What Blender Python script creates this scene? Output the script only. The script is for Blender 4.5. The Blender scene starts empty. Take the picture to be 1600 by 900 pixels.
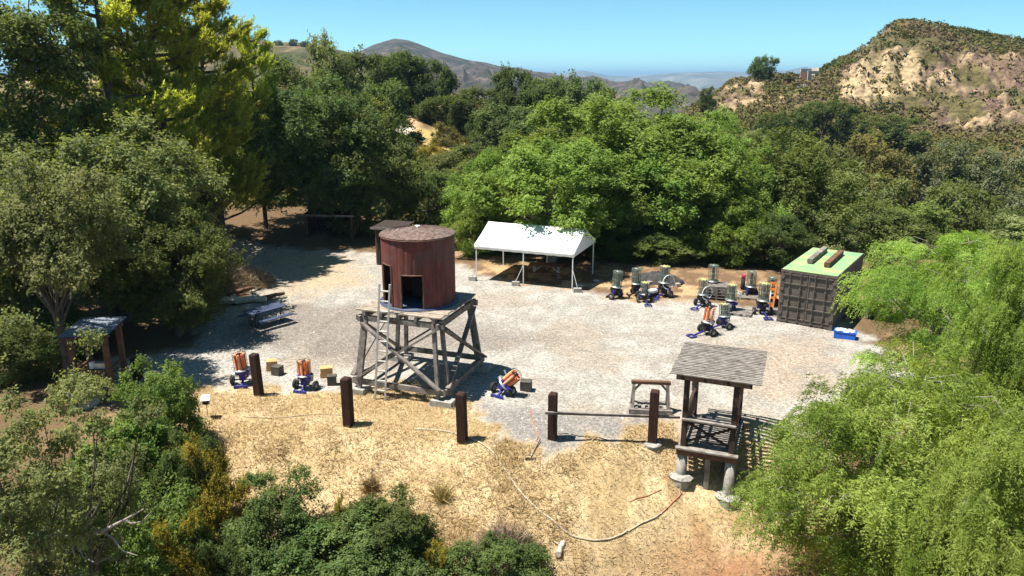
import bpy, math, random
import numpy as np
from mathutils import Vector, Matrix

# ---------------------------------------------------------------- camera, sky, sun, exposure
scene = bpy.context.scene
COL = scene.collection
FPX, CAMH, PITCH = 1180.0, 11.0, math.radians(15.6)
cam = bpy.data.objects.new('camera', bpy.data.cameras.new('camera'))
COL.objects.link(cam)
cam.location = (0, 0, CAMH)
cam.rotation_euler = (math.pi/2 - PITCH, 0, 0)
cam.data.sensor_width = 36
cam.data.lens = 36*FPX/1600
cam.data.clip_start, cam.data.clip_end = 0.1, 60000
scene.camera = cam

SUN_EL, SUN_AZ = math.radians(68), math.radians(-97)      # azimuth measured from +Y, clockwise positive
world = bpy.data.worlds.new('World'); scene.world = world; world.use_nodes = True
wn = world.node_tree.nodes; wl = world.node_tree.links; wn.clear()
sky = wn.new('ShaderNodeTexSky'); sky.sky_type = 'NISHITA'; sky.sun_disc = False
sky.sun_elevation = SUN_EL; sky.sun_rotation = SUN_AZ % (2*math.pi)
sky.altitude = 1000; sky.air_density = 0.6; sky.dust_density = 0.0; sky.ozone_density = 10.0
bgn = wn.new('ShaderNodeBackground'); bgn.inputs['Strength'].default_value = 0.082
wo = wn.new('ShaderNodeOutputWorld')
tint = wn.new('ShaderNodeMixRGB'); tint.blend_type = 'MULTIPLY'; tint.inputs[0].default_value = 1; tint.inputs[2].default_value = (1.02, 1.22, .86, 1)
wl.new(sky.outputs[0], tint.inputs[1]); wl.new(tint.outputs[0], bgn.inputs[0]); wl.new(bgn.outputs[0], wo.inputs[0])
sl = bpy.data.lights.new('sun', 'SUN'); sl.energy = 4.8; sl.angle = math.radians(0.53); sl.color = (1.0, 0.95, 0.87)
sun = bpy.data.objects.new('sun', sl); COL.objects.link(sun)
SV = Vector((math.sin(SUN_AZ)*math.cos(SUN_EL), math.cos(SUN_AZ)*math.cos(SUN_EL), math.sin(SUN_EL)))
sun.rotation_euler = SV.to_track_quat('Z', 'Y').to_euler(); sun.location = (-20, 10, 60)
vs = scene.view_settings
vs.view_transform = 'Standard'; vs.look = 'None'; vs.gamma = 1.0; vs.use_curve_mapping = False; vs.exposure = 1.18
scene.cycles.max_bounces = 6; scene.cycles.diffuse_bounces = 3; scene.cycles.glossy_bounces = 2
scene.cycles.transmission_bounces = 4; scene.cycles.volume_bounces = 0; scene.cycles.transparent_max_bounces = 6

# ---------------------------------------------------------------- geometry of the view: pixel of the 1600x900 photo -> place
SP, CP = math.sin(PITCH), math.cos(PITCH)
def ray(px, py):
    u = (px-800)/FPX; v = -(py-450)/FPX
    return np.array((u, CP+SP*v, -SP+CP*v))
def at(px, py, z=0.0):
    d = ray(px, py); t = (z-CAMH)/d[2]
    return Vector((d[0]*t, d[1]*t, z))
def at_y(px, py, Y):
    d = ray(px, py); t = Y/d[1]
    return Vector((d[0]*t, Y, CAMH+d[2]*t))

# ---------------------------------------------------------------- noise
def _hash(ix, iy, seed):
    h = (ix.astype(np.int64)*374761393 + iy.astype(np.int64)*668265263 + seed*982451653) & 0xFFFFFFFF
    h = ((h ^ (h >> 13))*1274126177) & 0xFFFFFFFF
    h = h ^ (h >> 16)
    return (h & 0xFFFFFF)/float(0xFFFFFF)
def vnoise(x, y, seed=0):
    ix = np.floor(x); iy = np.floor(y); fx = x-ix; fy = y-iy
    fx = fx*fx*fx*(fx*(fx*6-15)+10); fy = fy*fy*fy*(fy*(fy*6-15)+10)
    a = _hash(ix, iy, seed); b = _hash(ix+1, iy, seed); c = _hash(ix, iy+1, seed); d = _hash(ix+1, iy+1, seed)
    return (a*(1-fx)+b*fx)*(1-fy) + (c*(1-fx)+d*fx)*fy
def fbm(x, y, oct=4, seed=0):
    s = np.zeros_like(np.asarray(x, float)); a = 0.5; t = 0
    for k in range(oct):
        s = s + a*vnoise(x*2**k+17.3*k, y*2**k-9.1*k, seed+k); t += a; a *= 0.5
    return s/t
def ridged(x, y, oct=4, seed=0):
    s = np.zeros_like(np.asarray(x, float)); a = 0.5; t = 0
    for k in range(oct):
        s = s + a*(1-np.abs(2*vnoise(x*2**k+5.7*k, y*2**k+3.3*k, seed+k)-1)); t += a; a *= 0.5
    return s/t
def smooth(e0, e1, x):
    t = np.clip((x-e0)/(e1-e0), 0, 1); return t*t*(3-2*t)

# ---------------------------------------------------------------- terrain height
TY = np.log(np.array([46, 55, 65, 80, 100, 130, 160, 178, 190, 203, 230, 260, 330, 450, 700, 3000, 30000.]))
TC = {   # photo column -> heights at those distances
 -700: [0, 1, 2, 4, 6, 9, 10, 10, 8, 6, 2, 0, -10, -25, -40, -80, -80],
 0:    [0, 1, 2, 4, 7, 10, 11, 10, 8, 6, 2, 0, -10, -25, -40, -80, -80],
 300:  [0, 1, 2, 4, 7.5, 10, 10, 8, 6, 4, 0, -4, -10, -25, -40, -80, -80],
 500:  [0, .5, 1, 3.5, 7.5, 10, 9, 7, 5, 3, 0, -4, -12, -25, -40, -80, -80],
 640:  [0, -.2, -.5, 1, 5.2, 8.6, 9, 7, 4, 1, -3, -6, -14, -25, -40, -80, -80],
 760:  [0, -.4, -1, -.5, 2, 6, 6.5, 4, 1, -2, -5, -8, -15, -25, -40, -80, -80],
 900:  [0, -.6, -1.5, -2, -1, 3, 4, 3, 1, -1, -5, -8, -15, -25, -40, -80, -80],
 1050: [0, -1, -2, -4, -5, -3, -1, 0, 0, -1, -4, -8, -15, -25, -40, -80, -80],
 1110: [0, -1.5, -3, -5, -6, -5, -3, -1, 1.5, 4.5, 5.0, 0, -12, -25, -40, -80, -80],
 1150: [0, -2, -4, -5.5, -6, -5, -2.5, 0.5, 3, 8, 10.8, 6, -8, -25, -40, -80, -80],
 1200: [0, -2.5, -4.5, -6, -6.5, -4, 0, 2.5, 5, 8.5, 10.8, 8, -6, -25, -40, -80, -80],
 1260: [0, -3, -5, -6.5, -7, -4, 0.5, 3.5, 6, 8.5, 11.5, 9, -4, -25, -40, -80, -80],
 1320: [0, -3, -5, -6.5, -7.5, -5, -1, 3, 6.0, 12, 17, 14, 0, -20, -40, -80, -80],
 1395: [0, -3, -5.5, -7, -8, -5, -1.5, 1.5, 6, 16.5, 27, 24, 8, -20, -40, -80, -80],
 1480: [0, -3, -5.5, -7, -8, -5, -1.5, 1.5, 7, 16, 24.5, 23, 8, -20, -40, -80, -80],
 1600: [0, -3, -5.5, -7, -8, -4.5, -1, 3.5, 9, 15, 20.5, 21, 8, -20, -40, -80, -80],
 2300: [0, -3, -5.5, -7, -8, -4.5, 0, 4, 8, 12, 15, 15, 8, -20, -40, -80, -80],
}
TK = np.array(sorted(TC)); TA = (TK-800)/FPX/1.038
def bank_edge(x):
    return 22.9 - 1.2*np.exp(-((x-0.2)/3.2)**2) + 0.5*smooth(3, 6, x) - 2.5*smooth(-11, -15, x)
def height(x, y):
    x = np.asarray(x, float); y = np.asarray(y, float)
    d = bank_edge(x) - y
    slope = 0.47 + 0.16*smooth(1, 5, x)
    z = -slope*(np.sqrt(np.maximum(d, 0)**2+0.25)-0.5)*(d > 0)
    z = np.where(z < -8, -8-(-8-z)/(1+0.25*(-8-z)), z)
    rough = (fbm(x*1.3, y*1.3, 3, 5)-.5)
    z = z + rough*np.where(d > 0, 0.28*smooth(0, 1.2, d), 0.05)
    far = y > 46
    if np.any(far):
        yy = np.log(np.maximum(y, 46.0)); a = x/np.maximum(y, 46.0)
        zz = np.stack([np.interp(yy, TY, TC[k]) for k in TK])
        i = np.clip(np.searchsorted(TA, a)-1, 0, len(TA)-2)
        t = np.clip((a-TA[i])/(TA[i+1]-TA[i]), 0, 1); t = t*t*(3-2*t)*0.6+t*0.4
        zf = np.take_along_axis(zz, i[None], 0)[0]*(1-t)+np.take_along_axis(zz, i[None]+1, 0)[0]*t
        amp = 0.5*smooth(46, 60, y)+2.2*smooth(120, 220, y)
        zf = zf+(fbm(x/11, y/11, 4, 31)-.5)*amp
        cm = cliff(x, y)
        zf = zf+cm*((ridged(x/7, y/7, 4, 77)-.55)*5+(ridged(x/2.4, y/3.5, 4, 78)-.5)*4.6)
        z = np.where(far, zf, z)
    return z
def cliff(x, y):
    a = 800+x/np.maximum(y, 1)*1.038*FPX
    m1 = smooth(1295, 1345, a)*smooth(180, 188, y)*(1-smooth(204, 212, y))
    m1 = np.maximum(m1, smooth(1440, 1520, a)*smooth(162, 172, y)*(1-smooth(203, 212, y)))
    m2 = smooth(1100, 1115, a)*(1-smooth(1190, 1205, a))*smooth(187, 193, y)*(1-smooth(214, 222, y))
    return np.maximum(m1, m2*0.55)
def hz(x, y):
    return float(height(np.array([x]), np.array([y]))[0])
def hit(px, py):
    d = ray(px, py); t = np.concatenate((np.linspace(8, 70, 3000), np.linspace(70, 400, 2500)))
    x = d[0]*t; y = d[1]*t; z = CAMH+d[2]*t
    k = int(np.argmax(z < height(x, y)))
    if z[k] >= height(x[k:k+1], y[k:k+1])[0]: k = len(t)-1
    return Vector((x[k], y[k], z[k]))

# ---------------------------------------------------------------- materials
def base_nodes(name):
    m = bpy.data.materials.new(name); m.use_nodes = True
    nt = m.node_tree; b = nt.nodes['Principled BSDF']
    return m, nt, b
def pmat(name, col, rough=.75, var=.2, scale=6, metallic=0, bump=.15, col2=None, stretch=(1, 1, 1), spec=.3, fine=60):
    m, nt, b = base_nodes(name); N = nt.nodes; L = nt.links
    tc = N.new('ShaderNodeTexCoord'); oi = N.new('ShaderNodeObjectInfo')
    mp = N.new('ShaderNodeMapping'); mp.inputs['Scale'].default_value = stretch
    ad = N.new('ShaderNodeVectorMath'); ad.operation = 'ADD'
    mul = N.new('ShaderNodeMath'); mul.operation = 'MULTIPLY'; mul.inputs[1].default_value = 37
    L.new(oi.outputs['Random'], mul.inputs[0]); L.new(tc.outputs['Object'], mp.inputs[0])
    L.new(mp.outputs[0], ad.inputs[0]); L.new(mul.outputs[0], ad.inputs[1])
    n1 = N.new('ShaderNodeTexNoise'); n1.inputs['Scale'].default_value = scale; n1.inputs['Detail'].default_value = 6
    n2 = N.new('ShaderNodeTexNoise'); n2.inputs['Scale'].default_value = fine; n2.inputs['Detail'].default_value = 3
    L.new(ad.outputs[0], n1.inputs['Vector']); L.new(ad.outputs[0], n2.inputs['Vector'])
    cr = N.new('ShaderNodeValToRGB')
    c2 = col2 or tuple(min(1, c*(1+var)) for c in col)
    c1 = tuple(c*(1-var) for c in col)
    cr.color_ramp.elements[0].position = .32; cr.color_ramp.elements[1].position = .68
    cr.color_ramp.elements[0].color = (*c1, 1); cr.color_ramp.elements[1].color = (*c2, 1)
    L.new(n1.outputs[0], cr.inputs[0])
    hs = N.new('ShaderNodeHueSaturation')
    vr = N.new('ShaderNodeMapRange'); vr.inputs[3].default_value = 1-var*.7; vr.inputs[4].default_value = 1+var*.7
    L.new(n2.outputs[0], vr.inputs[0]); L.new(vr.outputs[0], hs.inputs['Value']); L.new(cr.outputs[0], hs.inputs['Color'])
    L.new(hs.outputs[0], b.inputs['Base Color'])
    b.inputs['Roughness'].default_value = rough; b.inputs['Metallic'].default_value = metallic
    b.inputs['Specular IOR Level'].default_value = spec
    if bump:
        bp = N.new('ShaderNodeBump'); bp.inputs['Strength'].default_value = bump; bp.inputs['Distance'].default_value = .02
        L.new(n2.outputs[0], bp.inputs['Height']); L.new(bp.outputs[0], b.inputs['Normal'])
    return m
def leafmat(name, dark, light, trans=.45, rough=.6, spec=.1):
    """leaf colour varies leaf by leaf and sprig by sprig (attribute 'tint')"""
    m, nt, b = base_nodes(name); N = nt.nodes; L = nt.links
    at_ = N.new('ShaderNodeAttribute'); at_.attribute_name = 'tint'
    oi = N.new('ShaderNodeObjectInfo')
    cr = N.new('ShaderNodeValToRGB'); cr.color_ramp.elements[0].color = (*dark, 1); cr.color_ramp.elements[1].color = (*light, 1)
    L.new(at_.outputs['Fac'], cr.inputs[0])
    hs = N.new('ShaderNodeHueSaturation')
    r1 = N.new('ShaderNodeMapRange'); r1.inputs[3].default_value = .485; r1.inputs[4].default_value = .515
    r2 = N.new('ShaderNodeMapRange'); r2.inputs[3].default_value = .82; r2.inputs[4].default_value = 1.2
    L.new(oi.outputs['Random'], r1.inputs[0]); L.new(oi.outputs['Random'], r2.inputs[0])
    L.new(r1.outputs[0], hs.inputs['Hue']); L.new(r2.outputs[0], hs.inputs['Value']); L.new(cr.outputs[0], hs.inputs['Color'])
    L.new(hs.outputs[0], b.inputs['Base Color'])
    b.inputs['Roughness'].default_value = rough; b.inputs['Specular IOR Level'].default_value = spec
    tr = N.new('ShaderNodeBsdfTranslucent'); tm = N.new('ShaderNodeMixRGB'); tm.blend_type = 'MULTIPLY'; tm.inputs[0].default_value = 1
    tm.inputs[2].default_value = (1.25, 1.2, .55, 1); L.new(hs.outputs[0], tm.inputs[1]); L.new(tm.outputs[0], tr.inputs[0])
    mx = N.new('ShaderNodeMixShader'); mx.inputs[0].default_value = trans
    L.new(b.outputs[0], mx.inputs[1]); L.new(tr.outputs[0], mx.inputs[2]); L.new(mx.outputs[0], N['Material Output'].inputs[0])
    return m

# ---------------------------------------------------------------- mesh helpers
def np_mesh(name, verts, faces, mat=None, attrs=None, smoothf=False):
    """verts (n,3), faces (m,k) all of the same size k"""
    verts = np.asarray(verts, np.float32); faces = np.asarray(faces, np.int32)
    me = bpy.data.meshes.new(name); k = faces.shape[1]
    me.vertices.add(len(verts)); me.vertices.foreach_set('co', verts.ravel())
    me.loops.add(faces.size); me.loops.foreach_set('vertex_index', faces.ravel())
    me.polygons.add(len(faces)); me.polygons.foreach_set('loop_start', np.arange(0, faces.size, k, dtype=np.int32))
    if smoothf: me.polygons.foreach_set('use_smooth', np.ones(len(faces), bool))
    me.update(calc_edges=True)
    for an, av in (attrs or {}).items():
        if av.ndim == 1:
            a = me.attributes.new(an, 'FLOAT', 'POINT'); a.data.foreach_set('value', av.astype(np.float32))
        else:
            a = me.attributes.new(an, 'FLOAT_COLOR', 'POINT'); a.data.foreach_set('color', av.astype(np.float32).ravel())
    if mat: me.materials.append(mat)
    return me
def link(name, me, parent=None):
    o = bpy.data.objects.new(name, me); COL.objects.link(o)
    if parent: o.parent = parent
    return o
def tag(o, label=None, cat=None, group=None, kind=None):
    if label: o['label'] = label
    if cat: o['category'] = cat
    if group: o['group'] = group
    if kind: o['kind'] = kind
    return o
def thing(name, label, cat, loc=(0, 0, 0), rz=0, group=None):
    o = bpy.data.objects.new(name, None); COL.objects.link(o); o.empty_display_size = .2
    o.location = loc; o.rotation_euler = (0, 0, rz)
    return tag(o, label, cat, group)
def copy_tree(o, parent=None):
    c = o.copy(); COL.objects.link(c); c.parent = parent
    for ch in list(o.children): copy_tree(ch, c)
    return c
class MB:
    def __init__(s): s.v = []; s.f = []; s.sm = []
    def add(s, vs, fs, sm=False):
        o = len(s.v); s.v += [tuple(v) for v in vs]; s.f += [tuple(i+o for i in f) for f in fs]; s.sm += [sm]*len(fs); return s
    def box(s, c, size, rot=None):
        x, y, z = (q/2 for q in size); c = Vector(c)
        vs = [Vector(p) for p in ((-x, -y, -z), (x, -y, -z), (x, y, -z), (-x, y, -z), (-x, -y, z), (x, -y, z), (x, y, z), (-x, y, z))]
        if rot is not None: vs = [rot @ v for v in vs]
        return s.add([c+v for v in vs], [(0, 3, 2, 1), (4, 5, 6, 7), (0, 1, 5, 4), (1, 2, 6, 5), (2, 3, 7, 6), (3, 0, 4, 7)])
    def beam(s, a, b, w, h, up=(0, 0, 1)):
        a = Vector(a); b = Vector(b); d = (b-a); L = d.length; d.normalize(); up = Vector(up)
        if abs(d.dot(up)) > .98: up = Vector((0, 1, 0))
        sx = d.cross(up).normalized(); uz = sx.cross(d)
        R = Matrix((sx, d, uz)).transposed()
        return s.box((a+b)/2, (w, L, h), R)
    def tube(s, a, b, r0, r1=None, n=10, cap=True):
        a = Vector(a); b = Vector(b); r1 = r0 if r1 is None else r1
        d = (b-a).normalized(); up = Vector((0, 0, 1)) if abs(d.z) < .95 else Vector((1, 0, 0))
        x = d.cross(up).normalized(); y = x.cross(d); vs = []
        for p, r in ((a, r0), (b, r1)):
            for i in range(n):
                t = 2*math.pi*i/n; vs.append(p+x*(r*math.cos(t))+y*(r*math.sin(t)))
        fs = [(i, i+n, (i+1) % n+n, (i+1) % n) for i in range(n)]
        s.add(vs, fs, True)
        if cap:
            s.add(vs[:n], [tuple(range(n))]); s.add(vs[n:], [tuple(range(n-1, -1, -1))])
        return s
    def path(s, pts, r, n=6):
        pts = [Vector(p) for p in pts]; vs = []; m = len(pts)
        for k, p in enumerate(pts):
            d = (pts[min(k+1, m-1)]-pts[max(k-1, 0)]).normalized()
            up = Vector((0, 0, 1)) if abs(d.z) < .9 else Vector((1, 0, 0))
            x = d.cross(up).normalized(); y = x.cross(d); rr = r[k] if isinstance(r, (list, tuple)) else r
            for i in range(n):
                t = 2*math.pi*i/n; vs.append(p+x*(rr*math.cos(t))+y*(rr*math.sin(t)))
        fs = [(k*n+i, k*n+(i+1) % n, (k+1)*n+(i+1) % n, (k+1)*n+i) for k in range(m-1) for i in range(n)]
        s.add(vs, fs, True)
        s.add(vs[:n], [tuple(range(n))]); s.add(vs[-n:], [tuple(range(n-1, -1, -1))])
        return s
    def lathe(s, prof, n=20, c=(0, 0, 0), axis='z', sm=True, jit=0):
        c = Vector(c); vs = []
        for r, z in prof:
            for i in range(n):
                t = 2*math.pi*i/n; p = Vector((r*math.cos(t), r*math.sin(t), z))
                if axis == 'x': p = Vector((p.z, p.x, p.y))
                vs.append(c+p)
        m = len(prof)
        fs = [(k*n+i, k*n+(i+1) % n, (k+1)*n+(i+1) % n, (k+1)*n+i) for k in range(m-1) for i in range(n)]
        if jit:
            rj = random.Random(n+m); vs = [v+Vector((rj.uniform(-jit, jit), rj.uniform(-jit, jit), rj.uniform(-jit, jit)*.5)) for v in vs]
        return s.add(vs, fs, sm)
    def torus(s, c, R, r, n=28, k=6, X=(1, 0, 0), Y=(0, 0, 1), arc=2*math.pi):
        X = Vector(X); Y = Vector(Y)
        full = arc > 6.2
        pts = [Vector(c)+X*(R*math.cos(arc*i/n))+Y*(R*math.sin(arc*i/n)) for i in range(n+1)]
        return s.path(pts, r, k)
    def xform(s, M, start=0):
        for i in range(start, len(s.v)): s.v[i] = tuple(M @ Vector(s.v[i]))
        return s
    def mesh(s, name, mat):
        me = bpy.data.meshes.new(name); me.from_pydata(s.v, [], s.f)
        me.polygons.foreach_set('use_smooth', s.sm); me.update()
        if mat: me.materials.append(mat)
        return me
    def build(s, name, mat, parent=None):
        return link(name, s.mesh(name, mat), parent)

# ================================================================ THE SETTING: ground
def poly_sd(x, y, poly):
    """signed distance, positive inside"""
    P = np.array(poly, float); d2 = np.full(x.shape, 1e18); inside = np.zeros(x.shape, bool)
    for i in range(len(P)):
        ax, ay = P[i]; bx, by = P[(i+1) % len(P)]
        ex, ey = bx-ax, by-ay; wx, wy = x-ax, y-ay
        t = np.clip((wx*ex+wy*ey)/(ex*ex+ey*ey+1e-9), 0, 1)
        d2 = np.minimum(d2, (wx-ex*t)**2+(wy-ey*t)**2)
        c = ((ay > y) != (by > y)) & (x < (bx-ax)*(y-ay)/((by-ay) if by != ay else 1e-9)+ax)
        inside ^= c
    return np.where(inside, 1, -1)*np.sqrt(d2)
def wpoly(pts): return [tuple(hit(*p)[:2]) for p in pts]
GRAVEL = wpoly([(330, 368), (430, 385), (590, 396), (720, 413), (745, 432), (900, 454), (1000, 472), (1080, 468), (1210, 490), (1330, 510), (1440, 590), (1300, 690),
                (1120, 672), (1060, 664), (1000, 668), (930, 690), (850, 712), (800, 692), (755, 655), (715, 615), (640, 600), (560, 604), (520, 612), (450, 610), (380, 606),
                (330, 610), (290, 596), (190, 590), (170, 560), (300, 540), (310, 500), (390, 470), (410, 440), (365, 400)])
TAN = wpoly([(330, 368), (430, 385), (560, 396), (600, 440), (480, 470), (400, 468), (410, 430), (365, 398)])
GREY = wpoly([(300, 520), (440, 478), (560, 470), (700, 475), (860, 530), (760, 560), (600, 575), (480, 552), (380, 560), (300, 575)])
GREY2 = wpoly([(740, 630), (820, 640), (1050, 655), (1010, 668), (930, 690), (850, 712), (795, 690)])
DUST = wpoly([(1150, 530), (1300, 520), (1330, 600), (1200, 640), (1140, 600)])
PATH = wpoly([(632, 165), (660, 178), (668, 200), (655, 212), (625, 222), (600, 216), (622, 200), (628, 185)])
PATHW = wpoly([(620, 194), (650, 197), (648, 208), (620, 217), (600, 214)])
YGRASS = wpoly([(640, 205), (700, 195), (760, 205), (770, 230), (690, 250), (640, 260), (620, 225)])
def zone(x, y):
    n1 = fbm(x*.35, y*.35, 4, 11); n2 = fbm(x*1.6, y*1.6, 4, 12); n3 = fbm(x*.12, y*.12, 3, 13)
    def C(*c): return np.array(c)
    def mix(a, b, t): return a*(1-t[..., None])+b*t[..., None]
    col = np.broadcast_to(C(.13, .085, .045), x.shape+(3,)).copy()                        # leaf litter under the trees
    col = mix(col, C(.36, .245, .135), smooth(.50, .62, n1)*.8*smooth(-16, -11, x))
    # straw bank
    g = smooth(-12.5, -10.5, x+n1*2-1)*(1-smooth(9, 11, x))*(1-smooth(26.5, 28, y))*smooth(8, 12, y)
    straw = mix(C(.385, .280, .145), C(.485, .375, .215), smooth(.35, .65, n2))
    straw = mix(straw, C(.36, .255, .14), smooth(.55, .72, n1)*.7)
    red = smooth(2.5, 6, x+n1*3-1.5)*smooth(20.8, 18.5, y+n2*1.5-.7)
    straw = mix(straw, C(.27, .145, .075), red)
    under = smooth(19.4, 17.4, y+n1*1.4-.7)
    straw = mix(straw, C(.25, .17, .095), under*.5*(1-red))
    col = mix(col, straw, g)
    # tan strip behind the machines and the canopy
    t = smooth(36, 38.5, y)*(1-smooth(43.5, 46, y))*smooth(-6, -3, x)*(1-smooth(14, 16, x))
    col = mix(col, mix(C(.42, .28, .15), C(.15, .095, .055), np.clip(smooth(.36, .56, n2)+smooth(39.5, 41.5, y)*.6*(x > 4), 0, 1)), t)  # litter toward the trees, colour darkened for the shade under them
    sd = poly_sd(x, y, GRAVEL)+(n2-.5)*1.6
    gv = smooth(-.35, .45, sd)
    grav = mix(C(.275, .255, .222), C(.35, .328, .29), smooth(.3, .7, n2))
    grav = mix(grav, C(.29, .24, .185), smooth(.52, .68, n1)*.7)
    grav = mix(grav, C(.355, .28, .19), smooth(-.6, 2.2, poly_sd(x, y, TAN)+(n2-.5)*3))
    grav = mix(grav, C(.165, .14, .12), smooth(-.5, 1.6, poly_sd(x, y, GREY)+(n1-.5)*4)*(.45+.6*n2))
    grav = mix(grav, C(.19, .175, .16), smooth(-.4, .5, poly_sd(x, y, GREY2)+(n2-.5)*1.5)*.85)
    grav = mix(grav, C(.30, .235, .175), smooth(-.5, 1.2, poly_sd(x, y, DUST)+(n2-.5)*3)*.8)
    spots = smooth(.60, .72, fbm(x*.8+40, y*.8, 4, 19))
    grav = mix(grav, C(.24, .21, .175), spots*.6)
    for cx_, cy_, r_ in ((4, 52, 20.5), (4, 52, 22.1), (-9, 22, 14.0), (-9, 22, 15.6), (9, 20, 12.5), (9, 20, 14.0)):                # wheel tracks pressed into the gravel
        dt = np.abs(np.hypot(x-cx_, y-cy_)-r_-(n1-.5)*1.2)
        grav = mix(grav, C(.235, .205, .17), smooth(.32, .08, dt)*smooth(.40, .55, n2)*.55)
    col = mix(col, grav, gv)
    # hillsides
    f = smooth(60, 75, y)
    hill = mix(C(.085, .068, .032), C(.145, .098, .052), smooth(.4, .65, n3))
    hill = mix(hill, C(.075, .078, .030), smooth(.45, .6, n1)*.7)
    hill = mix(hill, C(.38, .28, .15), smooth(.66, .74, fbm(x*.05, y*.05, 3, 44)))
    rock = mix(C(.155, .108, .07), C(.31, .225, .135), smooth(.38, .6, fbm(x*.25, y*.25, 4, 21)))
    rock = mix(rock, C(.13, .085, .065), smooth(.50, .62, fbm(x*.55, y*.2, 4, 23)))
    rock = mix(rock, C(.10, .085, .035), smooth(.52, .60, fbm(x*.16+7, y*.16, 4, 29)))
    hill = mix(hill, rock, smooth(.2, .55, cliff(x, y)+(n1-.5)*.4))
    a = 800+x/np.maximum(y, 1)*1.038*FPX
    scar = smooth(1300, 1325, a)*(1-smooth(1420, 1445, a))*smooth(184, 188, y)*(1-smooth(199, 204, y))
    hill = mix(hill, C(.40, .30, .17), scar*.85*smooth(.36, .5, fbm(x*.2+9, y*.2, 3, 25)))
    hill = mix(hill, C(.45, .29, .16), smooth(0, 2, poly_sd(x, y, PATH)+(n1-.5)*3))
    hill = mix(hill, C(.62, .55, .45), smooth(0, 1.2, poly_sd(x, y, PATHW)+(n1-.5)*2))
    hill = mix(hill, C(.50, .36, .14), smooth(0, 2.5, poly_sd(x, y, YGRASS)+(n1-.5)*5)*.8)
    col = mix(col, hill, f)
    zone.rock = smooth(.1, .4, cliff(x, y))
    return col, gv*(1-f)
def build_ground():
    az = np.concatenate((np.radians(np.linspace(-180, -58, 26))[:-1], np.radians(np.linspace(-58, -42, 40))[:-1],
                         np.radians(np.linspace(-42, 42, 470)), np.radians(np.linspace(42, 58, 40))[1:], np.radians(np.linspace(58, 180, 26))[1:-1]))
    r = [3.0]
    while r[-1] < 30000:
        k = r[-1]; r.append(k*(1.03 if k < 13 else 1.010 if k < 50 else 1.016 if k < 160 else 1.0075 if k < 235 else 1.03 if k < 800 else 1.15))
    r = np.array(r); A, R = np.meshgrid(az, r); x = R*np.sin(A); y = R*np.cos(A)
    z = height(x.ravel(), y.ravel()); x = x.ravel(); y = y.ravel()
    n = len(az); m = len(r)
    i = np.arange(m-1)[:, None]*n; j = np.arange(n)[None]; j2 = (j+1) % n
    F = np.stack((i+j, i+j2, i+n+j2, i+n+j), -1).reshape(-1, 4)
    c, gv = zone(x, y)
    mt, nt, b = base_nodes('ground_surface'); N = nt.nodes; L = nt.links
    ac = N.new('ShaderNodeAttribute'); ac.attribute_name = 'soil'
    ag = N.new('ShaderNodeAttribute'); ag.attribute_name = 'gravel'
    tc = N.new('ShaderNodeTexCoord')
    vo = N.new('ShaderNodeTexVoronoi'); vo.inputs['Scale'].default_value = 15; vo.inputs['Randomness'].default_value = 1
    no = N.new('ShaderNodeTexNoise'); no.inputs['Scale'].default_value = 9; no.inputs['Detail'].default_value = 8; no.inputs['Roughness'].default_value = .7
    L.new(tc.outputs['Object'], vo.inputs['Vector']); L.new(tc.outputs['Object'], no.inputs['Vector'])
    sep = N.new('ShaderNodeSeparateColor'); L.new(vo.outputs['Color'], sep.inputs[0])
    r1 = N.new('ShaderNodeMapRange'); r1.inputs[3].default_value = .66; r1.inputs[4].default_value = 1.28; L.new(sep.outputs[0], r1.inputs[0])
    r2 = N.new('ShaderNodeMapRange'); r2.inputs[1].default_value = .25; r2.inputs[2].default_value = .75; r2.inputs[3].default_value = .68; r2.inputs[4].default_value = 1.32; L.new(no.outputs[0], r2.inputs[0])
    mm = N.new('ShaderNodeMix'); mm.data_type = 'FLOAT'; L.new(ag.outputs['Fac'], mm.inputs[0]); L.new(r2.outputs[0], mm.inputs[2]); L.new(r1.outputs[0], mm.inputs[3])
    r3 = N.new('ShaderNodeMapRange'); r3.inputs[1].default_value = .25; r3.inputs[2].default_value = .75; r3.inputs[3].default_value = .78; r3.inputs[4].default_value = 1.22; L.new(no.outputs[0], r3.inputs[0])
    mu = N.new('ShaderNodeMath'); mu.operation = 'MULTIPLY'; L.new(mm.outputs[0], mu.inputs[0]); L.new(r3.outputs[0], mu.inputs[1])
    ar = N.new('ShaderNodeAttribute'); ar.attribute_name = 'rock'                       # cracked, layered rock on the cliffs
    mp = N.new('ShaderNodeMapping'); mp.inputs['Scale'].default_value = (1, 1, 2.2); mp.inputs['Rotation'].default_value = (.5, .3, 0); L.new(tc.outputs['Object'], mp.inputs[0])
    nr = N.new('ShaderNodeTexNoise'); nr.inputs['Scale'].default_value = .55; nr.inputs['Detail'].default_value = 10; nr.inputs['Roughness'].default_value = .72; L.new(mp.outputs[0], nr.inputs['Vector'])
    rr = N.new('ShaderNodeMapRange'); rr.inputs[1].default_value = .36; rr.inputs[2].default_value = .62; rr.inputs[3].default_value = .35; rr.inputs[4].default_value = 1.45; L.new(nr.outputs[0], rr.inputs[0])
    rm = N.new('ShaderNodeMix'); rm.data_type = 'FLOAT'; rm.inputs[2].default_value = 1; L.new(ar.outputs['Fac'], rm.inputs[0]); L.new(rr.outputs[0], rm.inputs[3])
    m2 = N.new('ShaderNodeMath'); m2.operation = 'MULTIPLY'; L.new(mu.outputs[0], m2.inputs[0]); L.new(rm.outputs[0], m2.inputs[1])
    hs = N.new('ShaderNodeHueSaturation'); L.new(ac.outputs['Color'], hs.inputs['Color']); L.new(m2.outputs[0], hs.inputs['Value'])
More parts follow.
